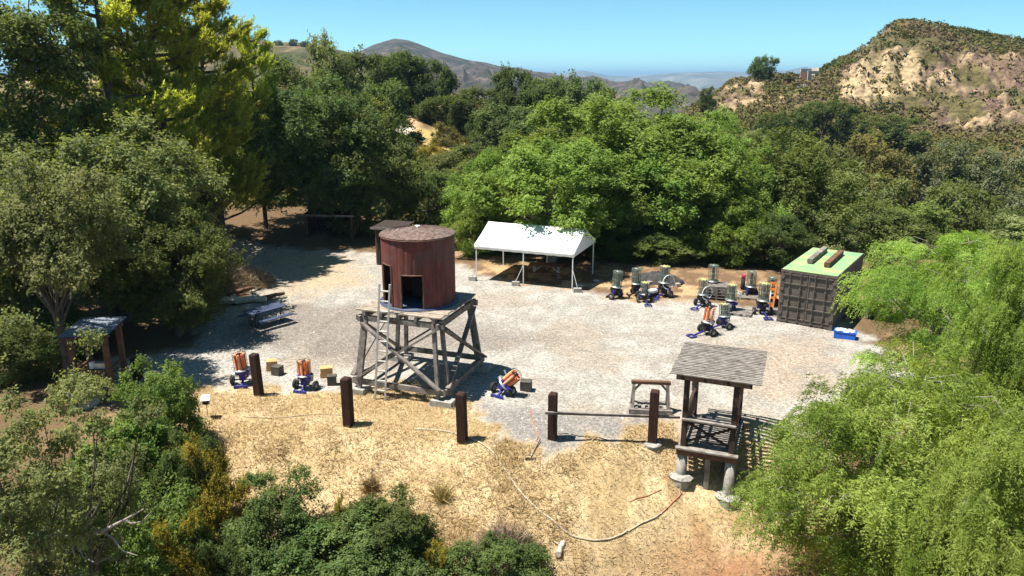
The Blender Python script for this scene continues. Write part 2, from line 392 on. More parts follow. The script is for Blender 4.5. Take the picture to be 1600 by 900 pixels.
    L.new(hs.outputs[0], b.inputs['Base Color']); b.inputs['Roughness'].default_value = .95; b.inputs['Specular IOR Level'].default_value = .1
    bp = N.new('ShaderNodeBump'); bp.inputs['Strength'].default_value = .6; bp.inputs['Distance'].default_value = .05
    L.new(mu.outputs[0], bp.inputs['Height']); L.new(bp.outputs[0], b.inputs['Normal'])
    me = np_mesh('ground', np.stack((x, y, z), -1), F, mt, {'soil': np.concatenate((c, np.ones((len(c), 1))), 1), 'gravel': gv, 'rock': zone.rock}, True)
    tag(link('ground', me), 'gravel yard, straw bank and brushy hillsides', kind='structure')
build_ground()

# ---------------------------------------------------------------- far mountains
def mountain(name, label, sil, yr, yf, yb, zf, amp, scale, mat, seed, rows=70, n=420, p=1.25):
    px = np.array([s[0] for s in sil], float); py = np.array([s[1] for s in sil], float)
    q = np.linspace(px[0], px[-1], n); sy = np.interp(q, px, py)
    a = (q-800)/FPX/1.038
    v = -(sy-450)/FPX
    te = (-SP+CP*v)/(CP+SP*v)
    V = []
    Ys = np.concatenate((np.linspace(yf, yr, rows), np.linspace(yr, yb, rows//3)[1:]))
    for Y in Ys:
        zr = CAMH+te*yr
        x = a*Y
        if Y <= yr: s = (Y-yf)/(yr-yf); base = zf+(zr-zf)*s**p
        else: s = 1-(Y-yr)/(yb-yr); base = zf+(zr-zf)*s
        env = min(1, 1.8*(1-s)+.02)*min(1, s*2.5+.1)
        z = base+(ridged(x/scale, np.full_like(x, Y/scale)*.55, 5, seed)-.62)*amp*env
        V.append(np.stack((x, np.full_like(x, Y), z), -1))
    V = np.concatenate(V); m = len(Ys)
    i = np.arange(m-1)[:, None]*n; j = np.arange(n-1)[None]
    F = np.stack((i+j, i+j+1, i+n+j+1, i+n+j), -1).reshape(-1, 4)
    return tag(link(name, np_mesh(name, V, F, mat, None, True)), label, kind='structure')
def mtn_mat(name, c1, c2, c3, sc):
    m, nt, b = base_nodes(name); N = nt.nodes; L = nt.links
    tc = N.new('ShaderNodeTexCoord')
    n1 = N.new('ShaderNodeTexNoise'); n1.inputs['Scale'].default_value = sc; n1.inputs['Detail'].default_value = 10; n1.inputs['Roughness'].default_value = .65
    L.new(tc.outputs['Object'], n1.inputs['Vector'])
    cr = N.new('ShaderNodeValToRGB'); e = cr.color_ramp.elements
    e[0].position = .38; e[0].color = (*c1, 1); e[1].position = .68; e[1].color = (*c3, 1)
    k = e.new(.52); k.color = (*c2, 1)
    L.new(n1.outputs[0], cr.inputs[0]); L.new(cr.outputs[0], b.inputs['Base Color']); b.inputs['Roughness'].default_value = 1; b.inputs['Specular IOR Level'].default_value = 0
    return m
mountain('mountain', 'brown brushy peak and ridge beyond the trees',
         [(300, 120), (420, 110), (500, 95), (560, 82), (585, 70), (605, 64), (620, 60), (640, 63), (655, 68), (690, 82), (720, 91), (738, 95), (760, 98), (785, 105), (812, 106), (835, 112), (862, 114),
          (880, 120), (905, 121), (925, 120), (945, 124), (965, 128), (985, 127), (1000, 132), (1020, 136), (1040, 145), (1070, 150), (1100, 158), (1180, 168)],
         1700, 500, 2400, -30, 110, 140, mtn_mat('brushy_mountain', (.028, .033, .020), (.066, .054, .046), (.145, .110, .085), .035), 5)
mountain('hillside', 'pale brown hill with scattered trees behind the pines',
         [(120, 60), (220, 50), (300, 46), (345, 47), (375, 58), (400, 60), (430, 66), (470, 66), (500, 70), (550, 82), (600, 105), (660, 130)],
         620, 300, 900, -10, 22, 50, mtn_mat('dry_hillside', (.040, .050, .02), (.095, .078, .045), (.22, .155, .085), .06), 9, n=260, rows=50)
mountain('far_mountain', 'pale blue mountains on the horizon beyond the valley',
         [(700, 125), (800, 122), (860, 119), (895, 112), (910, 110), (930, 114), (950, 118), (980, 119), (1010, 117), (1050, 114), (1090, 113), (1130, 111), (1165, 113), (1200, 109), (1225, 111), (1255, 104),
          (1290, 110), (1350, 108), (1500, 116), (1650, 122)],
         8000, 4200, 10500, -80, 150, 560, mtn_mat('distant_mountain', (.07, .08, .06), (.12, .115, .095), (.24, .215, .18), .0018), 15, n=300, rows=50, p=1.0)

# ---------------------------------------------------------------- air
def build_haze():
    mt = bpy.data.materials.new('haze_air'); mt.use_nodes = True; nt = mt.node_tree; nt.nodes.clear()
    pv = nt.nodes.new('ShaderNodeVolumePrincipled'); pv.inputs['Color'].default_value = (.42, .70, 1, 1); pv.inputs['Density'].default_value = HAZE
    pv.inputs['Anisotropy'].default_value = .25
    o = nt.nodes.new('ShaderNodeOutputMaterial'); nt.links.new(pv.outputs[0], o.inputs['Volume'])
    ob = MB().box((0, 0, 28), (64000, 64000, 264)).build('haze', mt)
    tag(ob, 'thin bluish summer haze over the valley', kind='stuff')
HAZE = 1.25e-4
build_haze()

# ================================================================ VEGETATION
M_bark = pmat('oak_bark', (.10, .08, .062), .95, .35, 5, bump=.5)
M_bark_pale = pmat('pale_bark', (.26, .23, .20), .95, .3, 5, bump=.5)
M_twig = pmat('dead_wood', (.31, .27, .23), .95, .35, 7, bump=.4)
M_oak = leafmat('oak_leaves', (.070, .100, .026), (.220, .262, .078))
M_oak_grey = leafmat('grey_oak_leaves', (.098, .120, .044), (.295, .318, .125))
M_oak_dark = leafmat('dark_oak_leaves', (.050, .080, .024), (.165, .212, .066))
M_bright = leafmat('walnut_leaves', (.105, .170, .030), (.280, .375, .082), .46)
M_pine = leafmat('pine_needles', (.20, .25, .040), (.56, .61, .12), .62)
M_pepper = leafmat('pepper_leaves', (.115, .195, .026), (.40, .51, .125), .5)
M_bush = leafmat('bush_leaves', (.072, .120, .026), (.245, .310, .080))
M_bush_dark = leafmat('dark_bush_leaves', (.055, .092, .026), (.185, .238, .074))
M_yellow = leafmat('yellow_bush_leaves', (.17, .15, .018), (.50, .43, .070), .45)
M_olive = leafmat('olive_leaves', (.110, .115, .030), (.31, .29, .085))
M_blue = leafmat('eucalyptus_leaves', (.085, .105, .055), (.24, .26, .145))

def unit(v): return v/np.maximum(np.linalg.norm(v, axis=-1, keepdims=True), 1e-9)
def leaf_quads(P, Nn, T, l, w, tint):
    """rhombic leaves: centre P, normal Nn, long axis T (made perpendicular), length l, width w"""
    T = unit(T-(T*Nn).sum(-1, keepdims=True)*Nn); B = np.cross(Nn, T)
    l = np.broadcast_to(np.asarray(l, float), (len(P),))[:, None]; w = np.broadcast_to(np.asarray(w, float), (len(P),))[:, None]
    V = np.stack((P-T*l*.5, P+B*w*.5-T*l*.08, P+T*l*.5, P-B*w*.5-T*l*.08), 1).reshape(-1, 3)
    F = np.arange(len(V)).reshape(-1, 4)
    return V, F, np.repeat(tint, 4)
def sph(rng, n, zmin=-1.):
    z = rng.uniform(zmin, 1, n); t = rng.uniform(0, 2*np.pi, n); s = np.sqrt(1-z*z)
    return np.stack((s*np.cos(t), s*np.sin(t), z), -1)
def limbs(rng, base, fork, tips, r0, n=7):
    """trunk from base to fork, then a limb to each tip"""
    mb = MB(); b = np.array(base, float); f = np.array(fork, float)
    mid = (b+f)/2+rng.normal(0, .06*np.linalg.norm(f-b), 3)*np.array((1, 1, .2))
    mb.path([b-np.array((0, 0, .4)), b+(mid-b)*.15, mid, f], [r0*1.5, r0*1.1, r0*.85, r0*.7], n)
    for t in tips:
        t = np.array(t, float); L = np.linalg.norm(t-f)
        st = mid+(f-mid)*rng.uniform(.3, 1)
        p1 = st+(t-st)*.35+rng.normal(0, .07*L, 3)+np.array((0, 0, .06*L)); p2 = st+(t-st)*.7+rng.normal(0, .06*L, 3)
        rr = r0*rng.uniform(.28, .5)
        mb.path([st, p1, p2, t], [rr, rr*.7, rr*.45, rr*.15], 5)
    return mb
def crown_oak(seed, rx, rz, zc, ncl, cr, nl, l, w, droop=0., flat=.75, zmin=-.55, lump=.3, hollow=.5, fill=.9):
    """clumps of leaves spread through an uneven ellipsoid"""
    rng = np.random.default_rng(seed)
    d = sph(rng, ncl, zmin); ph = rng.uniform(0, 6.28, 6)
    env = 1+lump*(np.sin(d[:, 0]*3.1+ph[0])+np.sin(d[:, 1]*3.7+ph[1])+np.sin(d[:, 2]*4.1+ph[2]+d[:, 0]*2))/2.2
    rad = (hollow+(1-hollow)*rng.random(ncl)**.6)*fill*env
    C = d*rad[:, None]*np.array((rx, rx, rz))+np.array((0, 0, zc))
    r = rng.uniform(cr[0], cr[1], ncl)
    n = (nl*(r/np.mean(r))**2).astype(int); idx = np.repeat(np.arange(ncl), n); N = len(idx)
    out = unit(C-np.array((0, 0, zc-rz*.5)))
    per = 13; ns = max(1, N//per); sc = np.sort(rng.choice(idx, ns)); sp = rng.integers(0, ns, N); idx = sc[sp]     # leaves sit on sprigs
    sdir = unit(sph(rng, ns, -.8)+out[sc]*.4)
    ph2 = rng.uniform(0, 6.28, (ncl, 3))[sc]
    rag = 1+.25*np.sin(sdir[:, 0]*6+ph2[:, 0])*np.sin(sdir[:, 1]*6+ph2[:, 1])+.15*np.sin(sdir[:, 2]*9+ph2[:, 2])
    s0 = r[sc]*rng.uniform(.15, .85, ns)*rag; sl_ = r[sc]*rng.uniform(.25, .55, ns)
    bend = unit(sdir+np.array((0, 0, .35-.9*droop))+rng.normal(0, .3, (ns, 3)))
    u = rng.random(N); dd = sdir[sp]
    P = C[idx]+(dd*s0[sp][:, None]+bend[sp]*(sl_[sp]*u)[:, None])*np.array((1, 1, flat))+rng.normal(0, 1, (N, 3))*(l*.55)
    Nn = unit(dd*.5+np.array((-.15, -.08, .6))+rng.normal(0, .42, (N, 3)))
    T = unit(bend[sp]*.8+rng.normal(0, .7, (N, 3))+np.array((0, 0, -droop)))
    tint = np.clip(rng.uniform(.12, .6, ncl)[idx]+rng.normal(0, .12, ns)[sp]+rng.normal(0, .14, N)+.12*u, 0, 1)
    s = rng.uniform(.65, 1.3, N)
    V, F, t = leaf_quads(P, Nn, T, l*s, w*s, tint)
    return V, F, t, C
PROTO = {}
def proto(key, name, V, F, t, mb, mat, bark, size):
    rad = np.hypot(V[:, 0], V[:, 1]); size = (2*float(np.percentile(rad, 97)), float(np.percentile(V[:, 2], 99.6)))
    PROTO[key] = (np_mesh('crown', V, F, mat, {'tint': t}), mb.mesh('trunk', bark), size)
def make_oak(key, seed, W, Hh, ncl, cr, nl, l, mat, bark, zfrac=.6, wl=.58, **kw):
    rng = np.random.default_rng(seed+99); rz = Hh*(1-zfrac)*.97
    V, F, t, C = crown_oak(seed, W/2*.9, rz, Hh*zfrac, ncl, cr, nl, l, l*wl, **kw)
    sel = rng.permutation(len(C))[:min(len(C), 16)]
    mb = limbs(rng, (0, 0, 0), (rng.normal(0, .2), rng.normal(0, .2), Hh*zfrac*.55), C[sel], W*.028)
    proto(key, 'oak', V, F, t, mb, mat, bark, (W, Hh))
make_oak('oakA', 1, 11, 9.5, 120, (.7, 1.35), 760, .16, M_oak, M_bark, .52, zmin=-.9)
make_oak('oakB', 2, 11, 9.5, 115, (.75, 1.45), 640, .17, M_oak_dark, M_bark, .50, zmin=-.95)
make_oak('far', 3, 9, 7, 60, (.8, 1.45), 420, .27, M_oak_dark, M_bark, .48, zmin=-.95, lump=.35)
make_oak('far2', 4, 9, 6, 46, (.7, 1.5), 460, .27, M_oak, M_bark, .47, zmin=-.95, lump=.45)
make_oak('brightA', 5, 12, 10, 170, (.55, 1.15), 640, .195, M_bright, M_bark_pale, .49, zmin=-.98, wl=.40, droop=.4, lump=.22, hollow=.4, flat=.95)
make_oak('brightB', 6, 10, 8, 125, (.5, 1.05), 590, .195, M_bright, M_bark_pale, .48, zmin=-.98, wl=.40, droop=.4, lump=.3, hollow=.4, flat=.95)
make_oak('tall', 10, 11, 17, 170, (.7, 1.4), 440, .20, M_oak, M_bark, .52, zmin=-.9)
make_oak('high', 11, 10, 9, 75, (.7, 1.3), 700, .16, M_oak_grey, M_bark, .70, zmin=-.35)
make_oak('brightH', 12, 10, 9, 130, (.5, 1.0), 400, .22, M_bright, M_bark_pale, .58, zmin=-.7, wl=.40, droop=.5, lump=.22, hollow=.35, flat=.95)
make_oak('bush', 7, 3, 2.4, 60, (.22, .5), 620, .075, M_bush, M_bark, .47, zmin=-.6, wl=.5, lump=.35)
make_oak('bush2', 8, 3, 2.4, 56, (.2, .55), 640, .068, M_bush_dark, M_bark, .47, zmin=-.6, wl=.6, lump=.45)
make_oak('shrubM', 9, 6, 5, 72, (.45, 1.0), 600, .13, M_bush, M_bark, .46, zmin=-.95, wl=.5, lump=.4)

def make_pine(key, seed, W, Hh, nb, mat):
    rng = np.random.default_rng(seed); mb = MB()
    mb.path([(0, 0, -.4), (.1, 0, Hh*.3), (-.1, .1, Hh*.65), (0, 0, Hh*.96)], [W*.03, W*.024, W*.014, .03], 7)
    TP = []; TD = []
    for k in range(nb):
        h = Hh*(.14+.84*(k/nb)**.9); u = h/Hh
        L = W*.5*(1.0-.62*max(0, u-.25)/.75)*rng.uniform(.55, 1.08)
        az = k*2.399+rng.normal(0, .3); dirx = np.array((math.cos(az), math.sin(az), 0.))
        p0 = np.array((0, 0, h-.1*L)); rise = rng.uniform(.12, .5)
        pts = [p0+dirx*(L*s)+np.array((0, 0, L*rise*s**1.6)) for s in (0, .35, .7, 1)]
        mb.path([tuple(p) for p in pts], [.10, .07, .045, .02], 5)
        for s in np.linspace(.5, 1, 9):
            pc = p0+dirx*(L*s)+np.array((0, 0, L*rise*s**1.6))
            m = 10
            q = pc+rng.normal(0, 1, (m, 3))*np.array((.30, .30, .24))*L*.5*(1.1-.6*s)
            TP.append(q); TD.append(unit(np.array((0, 0, .8))+dirx*.75+rng.normal(0, .35, (m, 3))))
    for q in range(18): TP.append(np.array([[rng.normal(0, .4), rng.normal(0, .4), Hh*rng.uniform(.84, 1)]])); TD.append(np.array([[rng.normal(0, .15), rng.normal(0, .15), 1.]]))
    TP = np.concatenate(TP); TD = unit(np.concatenate(TD)); nt_ = len(TP)
    per = 26; idx = np.repeat(np.arange(nt_), per); N = len(idx)
    tl = rng.uniform(.35, .8, nt_)[idx]; s = rng.random(N)
    ax = TD[idx]; T = unit(ax*.75+rng.normal(0, .6, (N, 3)))
    P = TP[idx]+ax*(tl*s)[:, None]+T*.07
    Nn = unit(np.array((-.1, 0, 1.))-T*T[:, 2:3]+rng.normal(0, .35, (N, 3)))
    tint = np.clip(rng.uniform(.1, .7, nt_)[idx]+rng.normal(0, .15, N)+.2*s, 0, 1)
    V, F, t = leaf_quads(P, Nn, T, rng.uniform(.16, .30, N), .052, tint)
    proto(key, 'pine', V, F, t, mb, mat, M_bark, (W, Hh))
make_pine('pine', 21, 9, 16, 46, M_pine)

def make_pepper(key, seed, W, Hh, ncl, ns, mat):
    rng = np.random.default_rng(seed); R = W/2*.86
    d = sph(rng, ncl, -.95); ph = rng.uniform(0, 6.28, 3)
    env = 1+.28*(np.sin(d[:, 0]*4+ph[0])+np.sin(d[:, 1]*4+ph[1]))
    rad = (.35+.65*rng.random(ncl)**.5)*env*.86
    zc = Hh*.53; rz = Hh*.45
    C = d*rad[:, None]*np.array((R, R, rz))+np.array((0, 0, zc))
    cr = rng.uniform(.5, 1.05, ncl)
    ci = rng.integers(0, ncl, ns)
    sd = sph(rng, ns, -.1)
    out = unit((C[ci]-np.array((0, 0, zc)))*np.array((1, 1, 0))+sd*np.array((1, 1, 0))*cr[ci][:, None]*1.2)
    P0 = C[ci]+sd*cr[ci][:, None]*np.array((1, 1, .7))*rng.uniform(.5, 1, ns)[:, None]
    L = rng.uniform(.15, .85, ns); A = rng.uniform(.25, .75, ns)
    K = 13; tt = (np.arange(K)+.5)/K
    st = np.repeat(np.arange(ns), K*2); N = len(st); t = np.tile(np.repeat(tt, 2), ns)+rng.normal(0, .02, N)
    t = np.clip(t, 0.01, 1.05); side = np.tile(np.array((1, -1.)), ns*K)
    pos = P0[st]+out[st]*(A[st]*np.sqrt(t))[:, None]+np.array((0, 0, -1.))*(L[st]*t**1.35)[:, None]+np.array((0, 0, .16))*np.sin(t*3)[:, None]
    lat = np.cross(out[st], np.array((0, 0, 1.)))
    T = unit(lat*(side*.8)[:, None]+np.array((0, 0, -.35))+out[st]*.4+rng.normal(0, .38, (N, 3)))
    Nn = unit(out[st]*.6+np.array((0, 0, .65))+rng.normal(0, .5, (N, 3)))
    ll = rng.uniform(.08, .17, N)*(1.1-.45*t)
    tint = np.clip(rng.uniform(0, .75, ncl)[ci][st]+rng.normal(0, .17, ns)[st]+rng.normal(0, .12, N)+.12*t, 0, 1)
    V, F, tn = leaf_quads(pos+T*(ll*.5)[:, None], Nn, T, ll, .027, tint)
    sel = rng.permutation(ncl)[:30]
    mb = limbs(rng, (0, 0, 0), (.2, -.1, Hh*.38), C[sel]+np.array((0, 0, .1)), W*.03)
    for k in rng.permutation(ns)[:260]:                       # fine bare twigs arching through the foliage
        a = P0[k]; o = out[k]
        mb.path([tuple(a-o*.5+np.array((0, 0, -.1))), tuple(a+np.array((0, 0, .1))), tuple(a+o*A[k]*.8+np.array((0, 0, -.25*L[k])))], [.012, .009, .004], 4)
    proto(key, 'pepper', V, F, tn, mb, mat, M_bark_pale, (W, Hh))
make_pepper('pepper', 31, 8.4, 8.2, 115, 7300, M_pepper)

make_oak('nearoak', 41, 6.5, 10, 120, (.28, .62), 470, .088, M_oak_grey, M_bark, .55, zmin=-.8, lump=.35, hollow=.25, flat=.7)

def tree(key, px, Y, ytop, wpx, label, name='oak_tree', cat='tree', group=None, mat=None, rz=None, sink=.15, wmul=1.0):
    cme, tme, (W, Hh) = PROTO[key]
    top = at_y(px, ytop, Y); zb = hz(top.x, Y)-sink
    depth = Y*CP+(CAMH-top.z)*SP
    sx = wpx*depth/FPX/W*wmul; sz = (top.z-zb)/Hh
    rnd = random.Random(int(px*7+Y*13))
    o = thing(name, label, cat, (top.x, Y, zb), rnd.uniform(0, 6.28) if rz is None else rz, group)
    o.scale = (sx, sx, sz)
    c = link('crown', cme, o); link('trunk', tme, o)
    if mat:
        c.material_slots[0].link = 'OBJECT'; c.material_slots[0].material = mat
    return o

# ---------------------------------------------------------------- the trees, one by one
G_L = 'trees left of the yard'; G_R = 'oaks on the ridge behind the yard'; G_B = 'bright leafy trees behind the canopy'; G_C = 'trees in the canyon behind the container'
tree('oakA', 145, 33.5, 195, 375, 'broad grey green live oak spreading over left edge of yard', group=G_L, mat=M_oak_grey)
tree('oakA', 255, 31.5, 335, 220, 'lower live oak reaching toward the left picnic table', group=G_L, mat=M_oak)
tree('tall', -25, 37, -70, 330, 'tall dark oak filling the top left corner', group=G_L, mat=M_oak)
tree('high', 55, 26.2, 255, 280, 'live oak shading the left shooting stand', group=G_L)
tree('oakB', -40, 31, 230, 260, 'dark oak cut by the left edge above the nearest oak', group=G_L, mat=M_oak)
tree('shrubM', 8, 26.5, 505, 150, 'shaded scrub at the left edge beside the stand', 'bush', 'bush', group=G_L, mat=M_oak)
tree('shrubM', 110, 29.5, 490, 130, 'shaded scrub directly behind the left stand', 'bush', 'bush', group=G_L, mat=M_oak_dark)
tree('shrubM', 55, 30.5, 455, 150, 'shaded scrub behind the left shooting stand', 'bush', 'bush', group=G_L, mat=M_oak_grey)
tree('pine', 130, 42, -140, 330, 'tallest yellow green pine rising out of the top of the picture', 'pine_tree', group=G_L)
tree('pine', 222, 44, -85, 300, 'yellow green pine just right of the tallest pine', 'pine_tree', group=G_L)
tree('pine', 305, 48.5, -25, 220, 'yellow green pine with brushy top next to open sky', 'pine_tree', group=G_L)
tree('pine', 388, 53, 45, 120, 'small slender bright pine rightmost of the pines', 'pine_tree', group=G_L)
tree('oakB', 275, 50, 235, 150, 'dark shaded oak under the pines beside the dirt lane', group=G_L)
tree('oakA', 470, 53, 128, 260, 'large round oak at far left corner of gravel yard', group=G_L, mat=M_oak_dark)
tree('oakB', 560, 54, 165, 190, 'dense oak standing behind the red water tank', group=G_L, mat=M_oak)
tree('shrubM', 665, 58, 268, 150, 'rounded grey green oak right of the water tank roof', group=G_L, mat=M_oak)
tree('oakB', 455, 68, 92, 190, 'oak with yellowish top left of the feathery tree', group=G_R, mat=M_oak)
tree('far2', 522, 78, 58, 100, 'tall feathery tree standing above the oaks on left ridge', group=G_R, mat=M_oak_grey)
tree('far', 560, 90, 82, 120, 'dark oak just right of the feathery ridge tree', group=G_R)
tree('far', 618, 112, 82, 110, 'dark rounded oak highest above the dirt road bend', group=G_R)
tree('far', 668, 114, 92, 90, 'small dark oak below the brown mountain peak', group=G_R)
tree('far2', 595, 86, 128, 120, 'oak left of the dirt road bend', group=G_R, mat=M_oak_dark)
tree('far2', 560, 76, 150, 120, 'pale green oak low behind the large round oak', group=G_R, mat=M_oak)
tree('far', 695, 104, 150, 100, 'dark round oak right beside the dirt road bend', group=G_R)
tree('far', 745, 108, 138, 110, 'oak on the saddle right of the dirt road', group=G_R)
tree('far', 803, 112, 106, 90, 'dark oak crown peaking above the central ridge', group=G_R)
tree('far', 855, 110, 122, 110, 'dark oak right of the peaking central oak', group=G_R)
tree('far', 905, 104, 122, 120, 'dark oak behind the left shoulder of bright trees', group=G_R)
tree('far', 800, 92, 165, 150, 'dark oak in the hollow left of bright trees', group=G_R)
tree('far2', 750, 80, 225, 120, 'dark oak below the dry yellow clearing', group=G_R, mat=M_oak_dark)
tree('far', 870, 84, 178, 150, 'shadowed oak tucked behind the bright trees', group=G_R)
tree('far2', 960, 98, 140, 110, 'oak partly hidden behind top of bright trees', group=G_R)
tree('bush2', 702, 90, 192, 60, 'round olive bush on the dry clearing by the dirt road', 'bush', 'bush', mat=M_olive)
tree('bush2', 750, 94, 190, 44, 'small light green bush right of the olive bush', 'bush', 'bush')
tree('bush', 672, 74, 226, 70, 'yellow brown scrub on the slope below the dirt road', 'bush', 'bush', mat=M_yellow)
tree('shrubM', 700, 66, 238, 120, 'grey green scrub oak below the dry clearing', group=G_R, mat=M_oak_grey)
for px_, yt_, w_, lab_ in ((384, 52, 14, 'leftmost tiny tree dot on the pale far hill'), (436, 61, 12, 'second tiny tree dot on the pale far hill'), (458, 59, 13, 'third tiny tree dot on the pale far hill'), (476, 62, 12, 'rightmost tiny tree dot on the pale far hill')):
    tp_ = at_y(px_, yt_+10, 600); o_ = thing('oak_tree', lab_, 'tree', (tp_.x, 600, tp_.z-2.5), px_, 'tiny trees on the pale far hill'); o_.scale = (.75, .75, .95)
    link('crown', PROTO['far'][0], o_); link('trunk', PROTO['far'][1], o_)
# bright walnut like trees
tree('brightA', 850, 51, 205, 280, 'bright green tree left above the white canopy', 'leafy_tree', group=G_B)
tree('brightA', 1000, 53, 146, 400, 'tallest bright green tree behind the machines', 'leafy_tree', group=G_B, rz=1.2)
tree('brightA', 1110, 51, 180, 230, 'bright green tree on right end of the bright row', 'leafy_tree', group=G_B)
tree('brightB', 1130, 50, 222, 190, 'bright green tree left of the dark oak by the container', 'leafy_tree', group=G_B, rz=2.)
tree('brightB', 775, 51, 238, 150, 'small bright green tree left end of the bright row', 'leafy_tree', group=G_B)
tree('brightH', 862, 45.5, 225, 255, 'leafy tree overhanging right end of white canopy', 'leafy_tree', group=G_B)
tree('brightB', 1000, 49.5, 225, 250, 'leafy tree overhanging the left throwers', 'leafy_tree', group=G_B)
tree('brightB', 1100, 48, 255, 220, 'leafy tree overhanging the container throwers', 'leafy_tree', group=G_B)
tree('shrubM', 745, 47.5, 325, 90, 'light green bush left of the white canopy', 'bush', 'bush', mat=M_bright)
tree('shrubM', 700, 50, 350, 70, 'leafy bush between tank and white canopy', 'bush', 'bush', mat=M_bright)
tree('shrubM', 800, 48.5, 352, 90, 'green bush directly behind the white canopy', 'bush', 'bush')
tree('shrubM', 1140, 45, 325, 110, 'bushy green shrub behind the clay throwers', 'bush', 'bush', mat=M_bright)
tree('oakB', 1090, 49, 300, 180, 'shaded oak low behind the clay throwers', group=G_B)
tree('oakB', 1235, 52, 208, 230, 'dark oak behind the container left of canyon', group=G_B, mat=M_oak)
tree('shrubM', 1040, 45.5, 365, 110, 'shaded bush between canopy and clay throwers', 'bush', 'bush')
tree('shrubM', 960, 46, 360, 90, 'shaded bush right of the white canopy', 'bush', 'bush')
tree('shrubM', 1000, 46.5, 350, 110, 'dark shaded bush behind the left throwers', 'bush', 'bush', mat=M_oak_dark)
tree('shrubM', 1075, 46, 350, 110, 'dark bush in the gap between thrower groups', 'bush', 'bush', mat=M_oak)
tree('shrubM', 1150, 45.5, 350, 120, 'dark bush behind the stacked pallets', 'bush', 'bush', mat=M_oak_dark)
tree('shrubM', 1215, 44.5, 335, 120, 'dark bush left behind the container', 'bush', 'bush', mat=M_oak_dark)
tree('shrubM', 1400, 42, 400, 110, 'green scrub right behind the container corner', 'bush', 'bush')
tree('shrubM', 1450, 36, 425, 120, 'light green scrub beside the small sheds', 'bush', 'bush', mat=M_bright)
tree('shrubM', 1535, 47, 372, 150, 'green scrub oak glimpsed above the right pepper trees', group=G_C, mat=M_oak)
tree('far2', 1640, 52, 345, 170, 'scrub oak beyond the right edge pepper tree', group=G_C, mat=M_oak_grey)
tree('shrubM', 1590, 38, 430, 130, 'low scrub hidden behind the right edge pepper tree', 'bush', 'bush', group=G_C)
# canyon behind the container
tree('shrubM', 1290, 50, 325, 150, 'grey green scrub oak behind container roof', group=G_C, mat=M_oak_grey)
tree('shrubM', 1390, 54, 318, 170, 'scrub oak right behind the container', group=G_C, mat=M_oak)
tree('far', 1330, 72, 268, 150, 'olive oak in canyon above the container', group=G_C, mat=M_oak_grey)
tree('far2', 1430, 66, 315, 150, 'dark oak in canyon right of the container', group=G_C, mat=M_bush)
tree('far', 1500, 74, 290, 130, 'green oak in canyon below the tan clearing', group=G_C, mat=M_oak)
tree('far2', 1385, 96, 212, 130, 'yellowish tree at the foot of the rocky hill', group=G_C, mat=M_olive)
tree('far2', 1465, 98, 222, 120, 'pale eucalyptus with white limbs at foot of hill', 'eucalyptus_tree', group=G_C, mat=M_blue)
tree('far2', 1560, 92, 240, 130, 'eucalyptus at right edge below the rock face', 'eucalyptus_tree', group=G_C, mat=M_blue)
tree('far', 1585, 78, 330, 110, 'dark oak at right edge above the pepper trees', group=G_C)
tree('far', 1290, 96, 225, 110, 'oak behind the dark oak left of canyon', group=G_C, mat=M_oak_grey)
tree('far', 1215, 140, 176, 70, 'round dark bush tree below the ruin', group=G_C)
tree('far', 1290, 150, 158, 95, 'large dark oak right of the ruin', group=G_C)
tree('far2', 1350, 152, 178, 80, 'green oak low on slope under the pale scar', group=G_C)
tree('far2', 1405, 146, 182, 100, 'dark oak at the base of the cliff', group=G_C, mat=M_oak_dark)
tree('far2', 1180, 120, 205, 80, 'oak below the rocky knob', group=G_C, mat=M_oak_grey)
tree('far', 1245, 118, 212, 90, 'oak on slope below the ruin', group=G_C)
tree('bush2', 1106, 192, 136, 34, 'dark round bush on left flank of rocky knob', 'bush', 'bush')
tree('far', 1193, 222, 88, 44, 'lone dark tree standing on top of the rocky knob')
tree('bush2', 1320, 214, 102, 40, 'dark bush right of the lone pine near the ruin', 'bush', 'bush')
# right foreground
tree('pepper', 1436, 17.2, 585, 510, 'large weeping pepper tree filling lower right corner', 'pepper_tree', group='weeping pepper trees', rz=.4)
tree('pepper', 1518, 24.5, 378, 330, 'weeping pepper tree in front of the container side', 'pepper_tree', group='weeping pepper trees', rz=2.2)
tree('pepper', 1640, 21, 380, 250, 'weeping pepper tree cut by right edge', 'pepper_tree', group='weeping pepper trees', rz=4.1)
tree('pepper', 1590, 14.5, 640, 400, 'nearest weeping pepper tree in the bottom right corner', 'pepper_tree', group='weeping pepper trees', rz=5.3)
# left foreground
near = tree('nearoak', 20, 14, 492, 330, 'nearest oak with open branches at lower left', group=G_L, rz=.3)
tree('bush', 245, 21.3, 578, 150, 'light green sumac bush in front of left shooting stand', 'bush', 'bush', group='bushes below the yard')
tree('bush', 190, 19.6, 655, 190, 'green bush behind the nearest oak', 'bush', 'bush', group='bushes below the yard')
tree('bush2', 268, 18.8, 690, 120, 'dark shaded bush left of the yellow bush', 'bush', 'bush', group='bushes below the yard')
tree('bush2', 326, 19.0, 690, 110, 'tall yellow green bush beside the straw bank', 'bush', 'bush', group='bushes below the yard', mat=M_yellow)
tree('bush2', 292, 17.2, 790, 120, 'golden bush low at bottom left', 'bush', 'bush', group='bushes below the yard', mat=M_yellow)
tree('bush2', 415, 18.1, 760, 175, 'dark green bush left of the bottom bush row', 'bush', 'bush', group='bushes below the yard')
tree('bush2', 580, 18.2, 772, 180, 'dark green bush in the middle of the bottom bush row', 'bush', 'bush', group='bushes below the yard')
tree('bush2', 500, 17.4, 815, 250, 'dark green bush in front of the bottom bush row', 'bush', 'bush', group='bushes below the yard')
tree('bush2', 350, 16.8, 838, 120, 'dark bush at bottom beside the golden bush', 'bush', 'bush', group='bushes below the yard')
